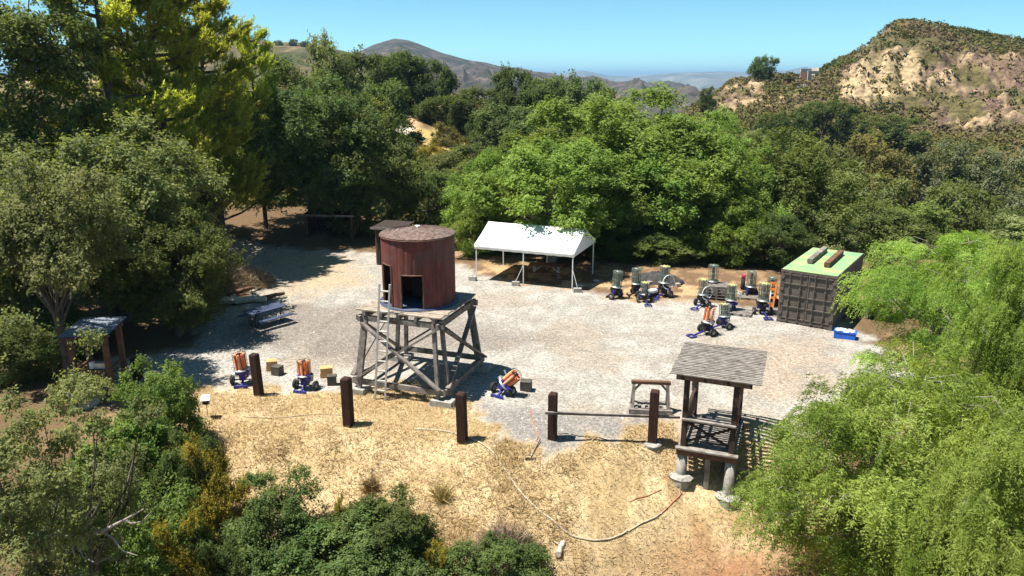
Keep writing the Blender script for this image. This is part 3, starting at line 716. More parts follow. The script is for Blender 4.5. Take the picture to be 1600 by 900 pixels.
tree('bush2', 620, 17.2, 832, 190, 'dark green bush at bottom right of the bush row', 'bush', 'bush', group='bushes below the yard')
tree('bush2', 110, 18.5, 700, 200, 'grey green bush low behind the nearest oak', 'bush', 'bush', group='bushes below the yard', mat=M_oak_grey)
tree('bush2', 180, 16.2, 790, 230, 'light green bush below the bare limb', 'bush', 'bush', group='bushes below the yard', mat=M_bush)
tree('bush2', 790, 17.0, 838, 165, 'grey green bush right end of the bottom bush row', 'bush', 'bush', group='bushes below the yard')
tree('bush2', 672, 17.3, 852, 55, 'small golden weed between the bottom bushes', 'bush', 'bush', group='bushes below the yard', mat=M_yellow)
tree('bush2', 528, 19.0, 772, 22, 'tiny yellow flowering weed above the bottom bushes', 'bush', 'bush', group='bushes below the yard', mat=M_yellow)

# grey bare limb of the nearest oak
def bare_limb():
    inv = near.matrix_basis.inverted()
    rng = np.random.default_rng(6)
    def P(px, py, Y): return at_y(px, py, Y)
    mb = MB()
    main = [P(40, 832, 14.2), P(110, 838, 13.9), P(160, 830, 13.8), P(195, 812, 13.7), P(225, 795, 13.6)]
    mb.path([inv @ p for p in main], [.07, .055, .045, .03, .012], 6)
    for pts in ([(115, 838), (130, 870), (150, 880), (178, 868)], [(140, 833), (128, 815), (140, 800), (150, 790)], [(158, 830), (178, 842), (190, 860), (215, 868)], [(195, 812), (205, 818), (222, 815), (236, 800)],
                [(60, 835), (50, 860), (65, 885), (80, 900)], [(112, 850), (120, 880), (112, 900)]):
        q = [P(a, b, 13.9-.1*i) for i, (a, b) in enumerate(pts)]
        mb.path([inv @ p for p in q], [.035, .026, .018, .006][:len(q)], 5)
    mb.build('bare_limb', M_twig, near)
bare_limb()

# ---------------------------------------------------------------- chaparral on the hillsides (uncountable), dry grass, gravel stones
def build_chaparral():
    rng = np.random.default_rng(51); n = 18500
    apx = rng.uniform(1060, 1760, n); Y = np.exp(rng.uniform(math.log(112), math.log(252), n))
    a = (apx-800)/FPX/1.038; x = a*Y
    cm = cliff(x, Y); keep = rng.random(n) < np.where(cm > .3, .15, 1.0)*(.4+1.1*smooth(.3, .55, fbm(x*.07, Y*.07, 3, 61)))
    apx2 = rng.uniform(250, 1060, 3000); Y2 = np.exp(rng.uniform(math.log(60), math.log(150), 3000)); x2 = (apx2-800)/FPX/1.038*Y2
    k2 = (poly_sd(x2, Y2, PATH) < -.5) & (poly_sd(x2, Y2, YGRASS) < 0)
    x = np.concatenate((x[keep], x2[k2])); Y = np.concatenate((Y[keep], Y2[k2])); m = len(x)
    z = height(x, Y); r = rng.uniform(.45, 1.25, m)*(1+.5*(rng.random(m) < .12))
    sp = np.clip(fbm(x*.06, Y*.06, 3, 71)*1.6-.3+rng.normal(0, .22, m), 0, 1)
    per = 12; idx = np.repeat(np.arange(m), per); N = len(idx)
    d = sph(rng, N, -.1)
    P = np.stack((x, Y, z+r*.15), -1)[idx]+d*(r[idx]*(.5+.5*rng.random(N)))[:, None]*np.array((1, 1, .8))
    Nn = unit(d+rng.normal(0, .5, (N, 3))+np.array((0, 0, .3)))
    V, F, t = leaf_quads(P, Nn, rng.normal(0, 1, (N, 3)), rng.uniform(.5, .95, N)*(.6+.4*r[idx]), .48, np.clip(sp[idx]+rng.normal(0, .08, N), 0, 1))
    mt = leafmat('chaparral', (.045, .06, .02), (.2, .15, .06), .15)
    cr = [q for q in mt.node_tree.nodes if q.type == 'VALTORGB'][0].color_ramp
    cr.elements[0].color = (.050, .068, .018, 1); cr.elements[1].color = (.150, .112, .058, 1)
    for p_, c_ in ((.3, (.085, .095, .022)), (.5, (.145, .130, .028)), (.75, (.125, .100, .050))):
        e = cr.elements.new(p_); e.color = (*c_, 1)
    tag(link('chaparral', np_mesh('chaparral', V, F, mt, {'tint': t})), 'olive and brown chaparral covering the rocky hill', kind='stuff')
build_chaparral()
def build_grass():
    rng = np.random.default_rng(81); n = 150000
    x = rng.uniform(-12, 9.5, n); y = rng.uniform(15.5, 26.5, n)
    c, gv = zone(x, y)
    dens = smooth(.2, .5, fbm(x*.9, y*.9, 3, 83))
    keep = (gv < .35) & (rng.random(n) < .35+.65*dens) & (rng.random(n) < np.where((x > 2) & (y < 21), .35, 1.0))
    x, y = x[keep], y[keep]; n = len(x); z = height(x, y)
    tall = smooth(.42, .62, fbm(x*.5+3, y*.5, 3, 87))*smooth(22.8, 21, y)*smooth(2.5, 0, x)
    L = rng.uniform(.07, .2, n)*(1+1.2*tall); az = rng.uniform(0, 6.28, n)+1.5*fbm(x, y, 2, 88); el = np.clip(rng.normal(.45, .35, n)+.35*tall, .05, 1.4)
    D = np.stack((np.cos(az)*np.cos(el), np.sin(az)*np.cos(el), np.sin(el)), -1)
    B = unit(np.cross(D, np.array((0, 0, 1.))))*rng.uniform(.006, .014, n)[:, None]
    P = np.stack((x, y, z), -1)
    V = np.stack((P-B, P+B, P+D*L[:, None]), 1).reshape(-1, 3); F = np.arange(len(V)).reshape(-1, 3)
    tint = np.repeat(np.clip(fbm(x*.7, y*.7, 3, 89)+rng.normal(0, .15, n), 0, 1), 3)
    tag(link('dry_grass', np_mesh('dry_grass', V, F, leafmat('straw', (.37, .27, .135), (.58, .46, .265), .25), {'tint': tint})), 'golden dry grass and straw on the bank', kind='stuff')
    # a few brown dock stalks and weeds
def build_stones():
    rng = np.random.default_rng(91); n = 30000
    x = rng.uniform(-14, 15, n); y = 21+rng.random(n)**1.5*18
    c, gv = zone(x, y); keep = gv > .6; x, y = x[keep][:13000], y[keep][:13000]; n = len(x); z = height(x, y)
    s = rng.uniform(.012, .034, n)[:, None]*(1+1.2*(rng.random(n) < .03))[:, None]; rot = rng.uniform(0, 6.28, n)
    u = np.stack((np.cos(rot), np.sin(rot), np.zeros(n)), -1); w = np.stack((-np.sin(rot), np.cos(rot), np.zeros(n)), -1); P = np.stack((x, y, z), -1)
    k = np.array((0, 0, 1.))
    V = np.stack((P+u*s, P+w*s*.8, P-u*s*.9, P-w*s*.7, P+k*s*.9+u*s*.2), 1).reshape(-1, 3)
    b = np.arange(n)[:, None]*5
    F = np.stack([np.concatenate((b+i, b+(i+1) % 4, b+4), 1) for i in range(4)], 1).reshape(-1, 3)
    tag(link('gravel_stones', np_mesh('gravel_stones', V, F, leafmat('stone', (.17, .155, .135), (.42, .39, .35), 0.0, .9), {'tint': np.repeat(rng.random(n), 5)})), 'loose pale gravel stones scattered over the yard', kind='stuff')
build_grass()
build_stones()

# ================================================================ OBJECTS
W_dark = pmat('dark_timber', (.060, .040, .030), .85, .35, 4, bump=.4, stretch=(6, 6, 1.2), spec=.15)
W_post = pmat('creosote_post', (.045, .024, .017), .85, .4, 4, bump=.4, stretch=(6, 6, .8), spec=.15)
W_grey = pmat('weathered_timber', (.17, .145, .125), .9, .35, 4, bump=.4, col2=(.27, .24, .215), spec=.15)
W_slat = pmat('weathered_slat', (.20, .175, .15), .9, .35, 5, bump=.4, col2=(.31, .28, .25), spec=.15)
W_brown = pmat('brown_timber', (.13, .07, .045), .85, .3, 4, bump=.3, spec=.15)
W_plank = pmat('pale_plank', (.30, .25, .20), .9, .3, 5, bump=.3, spec=.15)
M_conc = pmat('concrete', (.31, .295, .265), .95, .25, 7, bump=.5, spec=.1)
M_steel = pmat('galvanised', (.50, .51, .50), .45, .15, 8, metallic=.7, bump=.05)
M_white_steel = pmat('white_pole', (.72, .73, .72), .5, .08, 6, bump=.05)
M_tarp = pmat('white_tarp', (.80, .82, .80), .6, .05, 1.5, bump=.05, fine=12)
M_black = pmat('black_metal', (.022, .022, .024), .55, .3, 8, bump=.05)
M_rubber = pmat('rubber', (.030, .029, .028), .9, .3, 10, bump=.1)
M_rim = pmat('wheel_rim', (.30, .31, .31), .5, .25, 9, metallic=.3)
M_blue = pmat('blue_enamel', (.022, .025, .19), .5, .4, 8, bump=.05, col2=(.04, .045, .28))
M_mag = pmat('magazine_steel', (.20, .235, .20), .5, .2, 10, metallic=.25)
M_yellow_cap = pmat('yellow_cap', (.52, .50, .20), .6, .15, 10)
M_orange = pmat('orange_clay', (.80, .13, .03), .8, .18, 14, bump=.2, col2=(.90, .26, .10))
M_orange_lit = pmat('lit_orange_clay', (.88, .36, .17), .8, .15, 14, bump=.2, col2=(.92, .48, .27))  # lighter copy of the orange, sunlit highlights put into the clay colour
M_orange_paint = pmat('orange_paint', (.62, .19, .03), .6, .2, 8)
M_plastic_white = pmat('white_plastic', (.74, .74, .71), .5, .1, 8)
M_plastic_blue = pmat('blue_plastic', (.02, .11, .55), .45, .15, 6)
M_card = pmat('cardboard', (.48, .30, .13), .9, .2, 9)
M_box_dark = pmat('dark_box', (.075, .070, .055), .8, .25, 8)
M_pink = pmat('pink_plastic', (.40, .04, .09), .5, .15, 8)
M_rope = pmat('pale_hose', (.44, .37, .27), .8, .2, 6)
M_cord = pmat('orange_cord', (.42, .17, .09), .8, .2, 6)
M_rock = pmat('grey_rock', (.33, .30, .27), .95, .35, 3, bump=.6)
M_log = pmat('bleached_log', (.50, .43, .36), .95, .3, 5, bump=.5, stretch=(1, 5, 5))
M_bluegrey = pmat('blue_grey_paint', (.05, .066, .115), .6, .2, 5, bump=.15)
M_tin = pmat('tin_roof', (.20, .23, .28), .55, .3, 4, metallic=.3)
M_ladder = pmat('grey_ladder', (.46, .44, .40), .7, .2, 6)
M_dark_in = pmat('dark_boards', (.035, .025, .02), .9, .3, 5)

# ---------------------------------------------------------------- water tower
def rust_mat():
    m, nt, b = base_nodes('rusty_red_tank'); N = nt.nodes; L = nt.links
    tc = N.new('ShaderNodeTexCoord'); mp = N.new('ShaderNodeMapping'); mp.inputs['Scale'].default_value = (3, 3, .45)
    L.new(tc.outputs['Object'], mp.inputs[0])
    n1 = N.new('ShaderNodeTexNoise'); n1.inputs['Scale'].default_value = 2.2; n1.inputs['Detail'].default_value = 8; n1.inputs['Roughness'].default_value = .65
    n2 = N.new('ShaderNodeTexNoise'); n2.inputs['Scale'].default_value = 1.1; n2.inputs['Detail'].default_value = 6
    L.new(mp.outputs[0], n1.inputs['Vector']); L.new(tc.outputs['Object'], n2.inputs['Vector'])
    cr = N.new('ShaderNodeValToRGB'); e = cr.color_ramp.elements
    e[0].position = .30; e[0].color = (.085, .033, .024, 1); e[1].position = .75; e[1].color = (.235, .070, .058, 1)
    k = e.new(.5); k.color = (.14, .043, .035, 1)
    L.new(n1.outputs[0], cr.inputs[0])
    gr = N.new('ShaderNodeMixRGB'); gr.inputs[2].default_value = (.115, .085, .075, 1)
    mr = N.new('ShaderNodeMapRange'); mr.inputs[1].default_value = .5; mr.inputs[2].default_value = .68; mr.inputs[4].default_value = .65
    L.new(n2.outputs[0], mr.inputs[0]); L.new(mr.outputs[0], gr.inputs[0]); L.new(cr.outputs[0], gr.inputs[1])
    L.new(gr.outputs[0], b.inputs['Base Color']); b.inputs['Roughness'].default_value = .75; b.inputs['Specular IOR Level'].default_value = .25
    bp = N.new('ShaderNodeBump'); bp.inputs['Strength'].default_value = .25; bp.inputs['Distance'].default_value = .03; L.new(n1.outputs[0], bp.inputs['Height']); L.new(bp.outputs[0], b.inputs['Normal'])
    return m
def water_tower():
    rz = math.radians(-19.5); cx, cy = -3.42, 26.5
    t = thing('water_tower', 'rusty red water tank on a grey timber tower', 'water tower', (cx, cy, 0), rz)
    HB, HP, ZP = 1.72, 1.40, 2.94; Z45 = .45
    def gz(x, y):
        w = Matrix.Rotation(rz, 3, 'Z') @ Vector((x, y, 0)); return hz(cx+w.x, cy+w.y)
    cor = [(-1, -1), (1, -1), (1, 1), (-1, 1)]
    for sx, sy in cor:
        g = gz(sx*HB, sy*HB)
        for k in (-1, 1):       # every corner stands on a pair of legs
            ox, oy = k*.14, -k*.14*sx*sy
            MB().beam((sx*HB+ox, sy*HB+oy, g-.05), (sx*HP+ox*.7, sy*HP+oy*.7, ZP), .13, .13).build('leg', W_grey, t)
        MB().box((sx*HB, sy*HB, g+.09), (.80, .60, .24)).box((sx*HB+.04, sy*HB, g-.13), (.92, .78, .24)).build('footing', M_conc, t)
    def lp(s, u): k = HB+(HP-HB)*(u/ZP); return Vector((s[0]*k, s[1]*k, u))
    for i in range(4):
        a, b = cor[i], cor[(i+1) % 4]
        n = Vector(((a[0]+b[0])/2, (a[1]+b[1])/2, 0))
        MB().beam(lp(a, Z45)+n*.13+(lp(a, Z45)-lp(b, Z45))*.05, lp(b, Z45)+n*.13+(lp(b, Z45)-lp(a, Z45))*.05, .09, .2).build('base_beam', W_grey, t)
        MB().beam(lp(a, .58)+n*.20, lp(b, 2.64)+n*.17, .07, .17, up=n).build('brace', W_grey, t)
        MB().beam(lp(b, .58)+n*.28, lp(a, 2.64)+n*.25, .07, .17, up=n).build('brace', W_grey, t)
        MB().beam(lp(a, 2.78)+n*.10+(lp(a, 2.6)-lp(b, 2.6))*.10, lp(b, 2.78)+n*.10+(lp(b, 2.6)-lp(a, 2.6))*.10, .10, .2).build('top_beam', W_grey, t)
    for k in range(5):
        x = -1.35+k*.675
        MB().box((x, 0, ZP+.03), (.1, 3.24, .17)).build('joist', W_grey, t)
    nb = 17
    me = MB().box((0, 0, 0), (3.3, .168, .045)).mesh('plank', W_plank)
    rnd = random.Random(4)
    for k in range(nb):
        o = link('plank', me, t); o.location = (rnd.uniform(-.05, .05), -1.52+k*3.04/(nb-1), ZP+.142+rnd.uniform(-.006, .006)); o.rotation_euler.z = rnd.uniform(-.006, .006)
    # tank
    Z0, Z1, R = ZP+.19, ZP+2.66, 1.32
    tc = Vector((.0, .10, 0))
    tank = MB().lathe([(R+.13, Z0-.022), (R+.13, Z0+.03), (0.01, Z0+.03)], 48, tc).build('tank_base', M_bluegrey, t)
    n = 120; rows = [Z0, Z0+.35, Z0+.85, Z0+1.22, Z0+1.5, Z0+2.0, Z1]
    face = math.degrees(math.atan2(-cy, -cx)) - math.degrees(rz)                       # the side that faces the yard's front
    def hole(deg, zmid):
        d = (deg-face+540) % 360-180
        return (-29 < d < 6 and zmid < Z0+1.22) or (-72 < d < -47 and zmid < Z0+1.5)
    mb = MB()
    for Rr, flip in ((R, False), (R-.045, True)):
        vs = []; fs = []
        for z in rows:
            for i in range(n):
                a = 2*math.pi*i/n; rr = Rr-(.012 if i % 4 == 0 else 0); vs.append((tc.x+rr*math.cos(a), tc.y+rr*math.sin(a), z))
        for k in range(len(rows)-1):
            for i in range(n):
                if hole(math.degrees(2*math.pi*(i+.5)/n), (rows[k]+rows[k+1])/2): continue
                q = (k*n+i, k*n+(i+1) % n, (k+1)*n+(i+1) % n, (k+1)*n+i); fs.append(q[::-1] if flip else q)
        mb.add(vs, fs)
    wall = mb.build('tank_wall', rust_mat(), t)
    for lo, hi, hh in ((-29, 6, 1.22), (-72, -47, 1.5)):                                 # door frames round the openings
        fr = MB()
        for d in (lo, hi):
            a = math.radians(face+d); fr.beam((tc.x+(R-.01)*math.cos(a), tc.y+(R-.01)*math.sin(a), Z0), (tc.x+(R-.01)*math.cos(a), tc.y+(R-.01)*math.sin(a), Z0+hh+.04), .05, .07)
        pts = [(tc.x+(R-.01)*math.cos(math.radians(face+lo+(hi-lo)*i/6)), tc.y+(R-.01)*math.sin(math.radians(face+lo+(hi-lo)*i/6)), Z0+hh+.02) for i in range(7)]
        fr.path(pts, .035, 4); fr.build('door_frame', W_brown, wall)
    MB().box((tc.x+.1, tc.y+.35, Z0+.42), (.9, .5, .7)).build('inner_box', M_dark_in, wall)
    # roof of shingle courses
    roof = MB().lathe([(R+.05, Z1-.02), (R+.05, Z1+.005), (.02, Z1+.24)], 48, tc).build('roof', W_brown, t)
    me = MB().box((0, 0, 0), (.21, .235, .018)).mesh('shingle', pmat('shingle', (.125, .085, .070), .9, .5, 6, col2=(.20, .14, .115), bump=.3))
    ring = 0
    rr = R+.02
    while rr > .1:
        cnt = max(5, int(2*math.pi*rr/.225))
        for i in range(cnt):
            a = 2*math.pi*(i+.5*(ring % 2))/cnt+rnd.uniform(-.01, .01)
            o = link('shingle', me, roof); s = rr-.09
            o.location = (tc.x+s*math.cos(a), tc.y+s*math.sin(a), Z1+.044+(R-s)*.17+rnd.uniform(0, .008))
            o.rotation_euler = (rnd.uniform(-.02, .02), math.radians(9.8)*-1+math.radians(26.5), a)
        rr -= .165; ring += 1
    MB().lathe([(.13, Z1+.24), (.09, Z1+.30), (.01, Z1+.31)], 12, tc).build('roof_cap', M_plastic_white, roof)
    # ladder leaning on the platform
    b0 = at_y(593.5, 619, 24.68); b0.z = hz(b0.x, b0.y); tp = at_y(601, 444, 25.08)
    d = (tp-b0); L = d.length
    lad = thing('ladder', 'grey wooden ladder leaning on the water tower platform', 'ladder', (b0.x, b0.y, hz(b0.x, b0.y)))
    side = d.cross(Vector((0, 1, 0))).normalized(); side = Vector((1, -.25, 0)).normalized()
    for s in (-1, 1): MB().beam(side*(.19*s), d+side*(.19*s), .06, .08, up=(0, 1, 0)).build('rail', M_ladder, lad)
    for k in range(1, 12):
        p = d*(k/11.7); MB().tube(p-side*.19, p+side*.19, .030, n=6).build('rung', M_ladder, lad)
water_tower()

# ---------------------------------------------------------------- posts and rail
def post(px, py, ytop, w, label, lean=(0, 0), footing=False):
    b = hit(px, py); tp = at_y(px, ytop, b.y); h = tp.z-b.z
    t = thing('timber_post', label, 'post', (b.x, b.y, b.z-.12), math.radians(-18), 'dark timber posts along the bank')
    c = w/2; top = h+.12
    mb = MB(); lx, ly = lean
    def rg(z, k): return [Vector((sx*c*k+lx*z, sy*c*k+ly*z, z)) for sx, sy in ((-1, -1), (1, -1), (1, 1), (-1, 1))]
    vs = rg(0, 1)+rg(top-.04, 1)+rg(top, .78)
    fs = [(i+4*k, (i+1) % 4+4*k, (i+1) % 4+4*k+4, i+4*k+4) for k in range(2) for i in range(4)]+[(8, 9, 10, 11)]
    mb.add(vs, fs).build('timber', W_post, t)
    if footing:
        rnd = random.Random(3)
        MB().lathe([(.25, -.5), (.33, -.1), (.31, .08), (.34, .13), (.27, .17), (.02, .18)], 10, sm=False, jit=.03).build('concrete_footing', M_conc, t)
    return t, b
P1 = post(405, 618, 553, .26, 'dark timber post beside the leftmost orange thrower', (-.035, 0))
P2 = post(545, 664, 590, .28, 'dark timber post in front of tower left corner')
P3 = post(723, 690, 614, .27, 'reddish dark timber post right of tower footing', (-.02, 0))
P4 = post(863, 685, 614, .25, 'dark timber post at left end of the rail')
P5 = post(1019, 692, 610, .27, 'dark timber post on a concrete footing', footing=True)
P6 = post(216, 592, 558, .26, 'dark timber post in shade right of left stand')
def rail():
    a = at_y(852, 645, P4[1].y-.2); b = at_y(1062, 652, P5[1].y+.15)
    t = thing('timber_rail', 'long thin grey timber rail between two dark posts', 'rail', a)
    MB().beam((0, 0, 0), b-a, .07, .075).build('timber', W_grey, t)
    r = thing('rail_shadow', 'dark line on the ground standing in for the rail shadow', 'rail_shadow', (0, 0, 0))
    q = [hit(*p) for p in ((872, 679), (885, 678), (905, 682), (935, 684), (955, 690), (1008, 690))]  # thin dark tube added to stand for the rail's cast shadow
    MB().path([p+Vector((0, 0, .015)) for p in q], .017, 5).build('shadow_line', M_rubber, r)
rail()

# ---------------------------------------------------------------- timber rack frame
def rack():
    p = at(1017, 646, 0); rz = math.radians(-6)
    t = thing('timber_rack', 'open weathered timber rack frame left of shooting stand', 'rack', (p.x, p.y+.25, 0), rz)
    for s in (-1, 1):
        MB().beam((s*.60, -.32, .05), (s*.56, -.02, 1.0), .09, .09).build('leg', W_grey, t)
        MB().beam((s*.60, .32, .05), (s*.56, .02, 1.0), .09, .09).build('leg', W_grey, t)
        MB().beam((s*.56, 0, .72), (s*.34, 0, .98), .06, .06, up=(0, 1, 0)).build('brace', W_grey, t)
        MB().box((s*.60, 0, .06), (.12, .9, .10)).build('foot', W_grey, t)
    MB().box((0, 0, 1.03), (1.32, .16, .10)).build('top_beam', W_brown, t)
    MB().box((0, -.36, .12), (1.45, .14, .15)).build('base_beam', W_grey, t)
    MB().box((0, .30, .16), (1.25, .14, .10)).build('base_beam', W_grey, t)
    for k in range(5): MB().box((-.48+k*.24, -.02, .20), (.12, .62, .04)).build('slat', W_slat, t)
rack()

# ---------------------------------------------------------------- right shooting stand
def shooting_stand():
    rz = math.radians(-21); cx, cy = 6.38, 22.0
    t = thing('shooting_stand', 'raised timber shooting stand with slatted roof on concrete piers', 'shelter', (cx, cy, 0), rz)
    hx, hy, H = .72, 1.18, 2.25
    R3 = Matrix.Rotation(rz, 3, 'Z')
    def gz(x, y): w = R3 @ Vector((x, y, 0)); return hz(cx+w.x, cy+w.y)
    for sx in (-1, 1):
        for sy in (-1, 1):
            g = gz(sx*hx, sy*hy)
            MB().box((sx*hx, sy*hy, (H+max(g, -.55))/2), (.16, .16, H-max(g, -.55))).build('post', W_dark, t)
            if sy < 0:
                MB().lathe([(.17, g-.3), (.16, (g-.5)/2-.1), (.16, -.20), (.01, -.20)], 14, (sx*hx, sy*hy-.02, 0)).build('pier', M_conc, t)
                MB().lathe([(.34, g-.3), (.36, g-.02), (.39, g+.04), (.31, g+.11), (.02, g+.12)], 9, (sx*hx, sy*hy-.05, 0), sm=False, jit=.03).build('footing', M_conc, t)
    g = gz(0, -hy); MB().box((.05, -hy+.02, (g-.1)/2-.12), (.16, .14, abs(g)+.3)).build('pier', W_grey, t)
    # deck
    for sy in (-1, 1): MB().box((0, sy*hy-.10*(sy < 0), -.10), (1.8, .13, .22)).build('deck_beam', W_brown if sy < 0 else W_dark, t)
    for sx in (-1, 0, 1): MB().box((sx*hx*.9, 0, -.045), (.08, 2.45, .10)).build('joist', W_dark, t)
    me = MB().box((0, 0, 0), (1.75, .105, .035)).mesh('deck_board', W_slat)
    for k in range(18):
        o = link('deck_board', me, t); o.location = (0, -1.22+k*.1435, .03)
    MB().box((0, -hy-.16, .035), (1.86, .17, .05)).build('deck_edge', W_slat, t)
    for k in range(9):  # dark boards added to stand in for the shade under the deck
        gx = -hx+.02+k*(2*hx-.04)/8; g = gz(gx, hy-.35); MB().box((gx, hy-.35, (g-.15)/2-.12), (.19, .03, .15-g+.25)).build('shade_board', M_dark_in, t)
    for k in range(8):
        gy = -.7+k*.2; g = gz(hx, gy); MB().box((hx, gy, (g-.15)/2-.12), (.03, .19, .15-g+.25)).build('shade_board', M_dark_in, t)
    # railings: front shelf, two sloped side rails with balusters
    MB().box((0, -hy-.02, .98), (1.6, .30, .05)).build('front_shelf', W_slat, t)
    MB().box((0, -hy+.02, .90), (1.5, .07, .12)).build('shelf_rail', W_dark, t)
    MB().beam((-hx, -hy+.02, .15), (hx, -hy+.02, .85), .05, .09, up=(0, 1, 0)).build('cross_brace', W_dark, t)
    MB().beam((hx, -hy+.08, .15), (-hx, -hy+.08, .85), .05, .09, up=(0, 1, 0)).build('cross_brace', W_dark, t)
    for sx in (-1, 1):
        MB().box((sx*hx, 0, 1.02), (.13, 2.35, .06)).build('side_rail', W_dark, t)
        MB().box((sx*hx, 0, .25), (.07, 2.25, .08)).build('bottom_rail', W_dark, t)
        me = MB().box((0, 0, 0), (.035, .06, .78)).mesh('baluster', W_dark)
        for k in range(9):
            o = link('baluster', me, t); o.location = (sx*hx, -1.0+k*.25, .62)
        MB().box((sx*hx*1.02, .55, 1.45), (.05, .36, .42)).build('side_board', W_grey, t) if sx < 0 else None
    # roof
    for sy in (-1, 1): MB().box((.05, sy*(hy-.02), H+.06), (2.2, .12, .20)).build('roof_beam', W_dark, t)
    for k in range(4): MB().box((-.92+k*.667, 0, H+.185), (.08, 2.8, .07)).build('rafter', W_dark, t)
    me = MB().box((.10, 0, 0), (2.62, .08, .03)).mesh('roof_slat', W_slat); rnd = random.Random(8)
    for k in range(22):
        o = link('roof_slat', me, t); o.location = (rnd.uniform(-.015, .015), -1.47+k*.14, H+.238+rnd.uniform(-.004, .004)); o.rotation_euler.z = rnd.uniform(-.004, .004)
shooting_stand()

# ---------------------------------------------------------------- left shooting stand in the shade
def left_stand():
    t = thing('shooting_stand', 'shaded brown timber stand with tin roof at left', 'shelter', (-14.95, 25.6, hz(-14.95, 25.6)), math.radians(6))
    hx, hy, H = .58, .62, 2.2
    for sx in (-1, 1):
        for sy in (-1, 1): MB().box((sx*hx, sy*hy, H/2-.1), (.17, .17, H+.2)).build('post', W_brown, t)
        MB().box((sx*hx, 0, .95), (.07, 1.1, .09)).build('side_rail', W_brown, t)
    MB().box((0, -hy, .95), (1.0, .08, .10)).build('front_rail', W_brown, t)
    MB().box((0, -hy, .38), (1.0, .06, .09)).build('bottom_rail', W_brown, t)
    me = MB().box((0, 0, 0), (.06, .05, .5)).mesh('baluster', W_brown)
    for k in range(6): link('baluster', me, t).location = (-.42+k*.168, -hy, .66)
    MB().box((0, -hy-.05, .12), (1.3, .10, .22)).build('deck_edge', pmat('red_board', (.26, .10, .045), .8, .2), t)
    me = MB().box((0, 0, 0), (1.2, .14, .04)).mesh('deck_board', W_slat)
    for k in range(8): link('deck_board', me, t).location = (0, -.55+k*.16, .20)
    vs = []; n = 28
    for y in (-.95, .95):
        for i in range(n+1): vs.append((-.80+1.60*i/n, y, H+.16+.10*(y+.95)/1.9+(.018 if i % 2 else 0)))
    mb = MB().add(vs, [(i, i+1, n+2+i, n+1+i) for i in range(n)]); mb.add([(v[0], v[1], v[2]-.025) for v in vs], [(i, n+1+i, n+2+i, i+1) for i in range(n)])
    mb.build('roof_sheet', M_tin, t)
    for y in (-.62, .62): MB().box((0, y, H+.07), (1.5, .1, .13)).build('roof_beam', W_brown, t)
    b = thing('control_box', 'small white box standing on the left stand rail', 'box', (-14.95, 25.15, hz(-14.95, 25.6)+1.0))
    MB().box((0, 0, .12), (.14, .12, .24)).build('case', M_plastic_white, b); MB().box((.26, .08, .1), (.42, .25, .2)).build('cover', M_steel, b)
left_stand()

# ---------------------------------------------------------------- white canopy
def canopy():
    rz = math.radians(-22.0); c = Vector((1.35, 41.75, 0))
    t = thing('canopy_tent', 'white gabled canopy tent on steel poles at back of yard', 'canopy', c, rz)
    hx, hy, E, Rg = 2.85, 1.95, 2.05, 3.0
    n = 30; vs = []
    rnd = random.Random(2)
    for i in range(n+1):
        x = -hx-.06+(2*hx+.12)*i/n; sag = -.06*abs(math.sin(math.pi*i/n*2))
        vs += [(x, -hy-.05, E-.22+.012*math.sin(i*1.9)), (x, -hy-.05, E+.02), (x, -hy*.5, (E+Rg)/2+sag-.015), (x, 0, Rg+.02+sag*.4), (x, hy*.5, (E+Rg)/2+sag-.015), (x, hy+.05, E+.02), (x, hy+.05, E-.22+.012*math.sin(i*2.3))]
    m = 7
    fs = [(i*m+k, (i+1)*m+k, (i+1)*m+k+1, i*m+k+1) for i in range(n) for k in range(m-1)]
    o = MB().add(vs, fs, True).build('roof_cover', M_tarp, t); md = o.modifiers.new('thick', 'SOLIDIFY'); md.thickness = .012
    for s in (-1, 1):
        x = s*(hx+.03)
        g = MB().add([(x, -hy, E-.20), (x, hy, E-.20), (x, hy, E), (x, 0, Rg-.02), (x, -hy, E)], [(0, 1, 2, 3, 4)]).build('gable_flap', M_tarp, t)
        md = g.modifiers.new('thick', 'SOLIDIFY'); md.thickness = .012
    for ix in (-1, 0, 1):
        for sy in (-1, 1):
            w = Matrix.Rotation(rz, 3, 'Z') @ Vector((ix*hx, sy*hy, 0))
            MB().tube((ix*hx*.985, sy*hy, hz(c.x+w.x, c.y+w.y)-.05), (ix*hx*.985, sy*hy, E), .032, n=8).build('pole', M_white_steel, t)
        f = MB().tube((ix*hx*.985, -hy, E-.02), (ix*hx*.985, 0, Rg-.05), .025, n=6); f.tube((ix*hx*.985, hy, E-.02), (ix*hx*.985, 0, Rg-.05), .025, n=6); f.build('rafter', M_white_steel, t)
    for y, z in ((-hy, E-.03), (0, Rg-.06), (hy, E-.03)): MB().tube((-hx, y, z), (hx, y, z), .025, n=6).build('purlin', M_white_steel, t)
    labs = ['concrete block weighting left front canopy pole', 'concrete block weighting middle front canopy pole', 'concrete block weighting right front canopy pole']
    for k, (dx, dy) in enumerate(((-.15, -.12), (-.36, -.22), (.30, -.18))):
        x = (-1, 0, 1)[k]*hx+dx; y = -hy+dy
        w = c+Matrix.Rotation(rz, 3, 'Z') @ Vector((x, y, 0))
        b = thing('concrete_block', labs[k], 'concrete block', (w.x, w.y, hz(w.x, w.y)), rz+.2*k, 'blocks holding the canopy')
        MB().box((0, 0, .10), (.42, .22, .26)).build('block', M_conc, b); MB().tube((0, 0, .2), (0, .02, .32), .02, n=6).build('eye_bolt', M_steel, b)
        if k: MB().tube((x, y, .24), ((-1, 0, 1)[k]*hx*.985, -hy, 1.15), .014, n=5).build('strap', M_white_steel, t)
canopy()

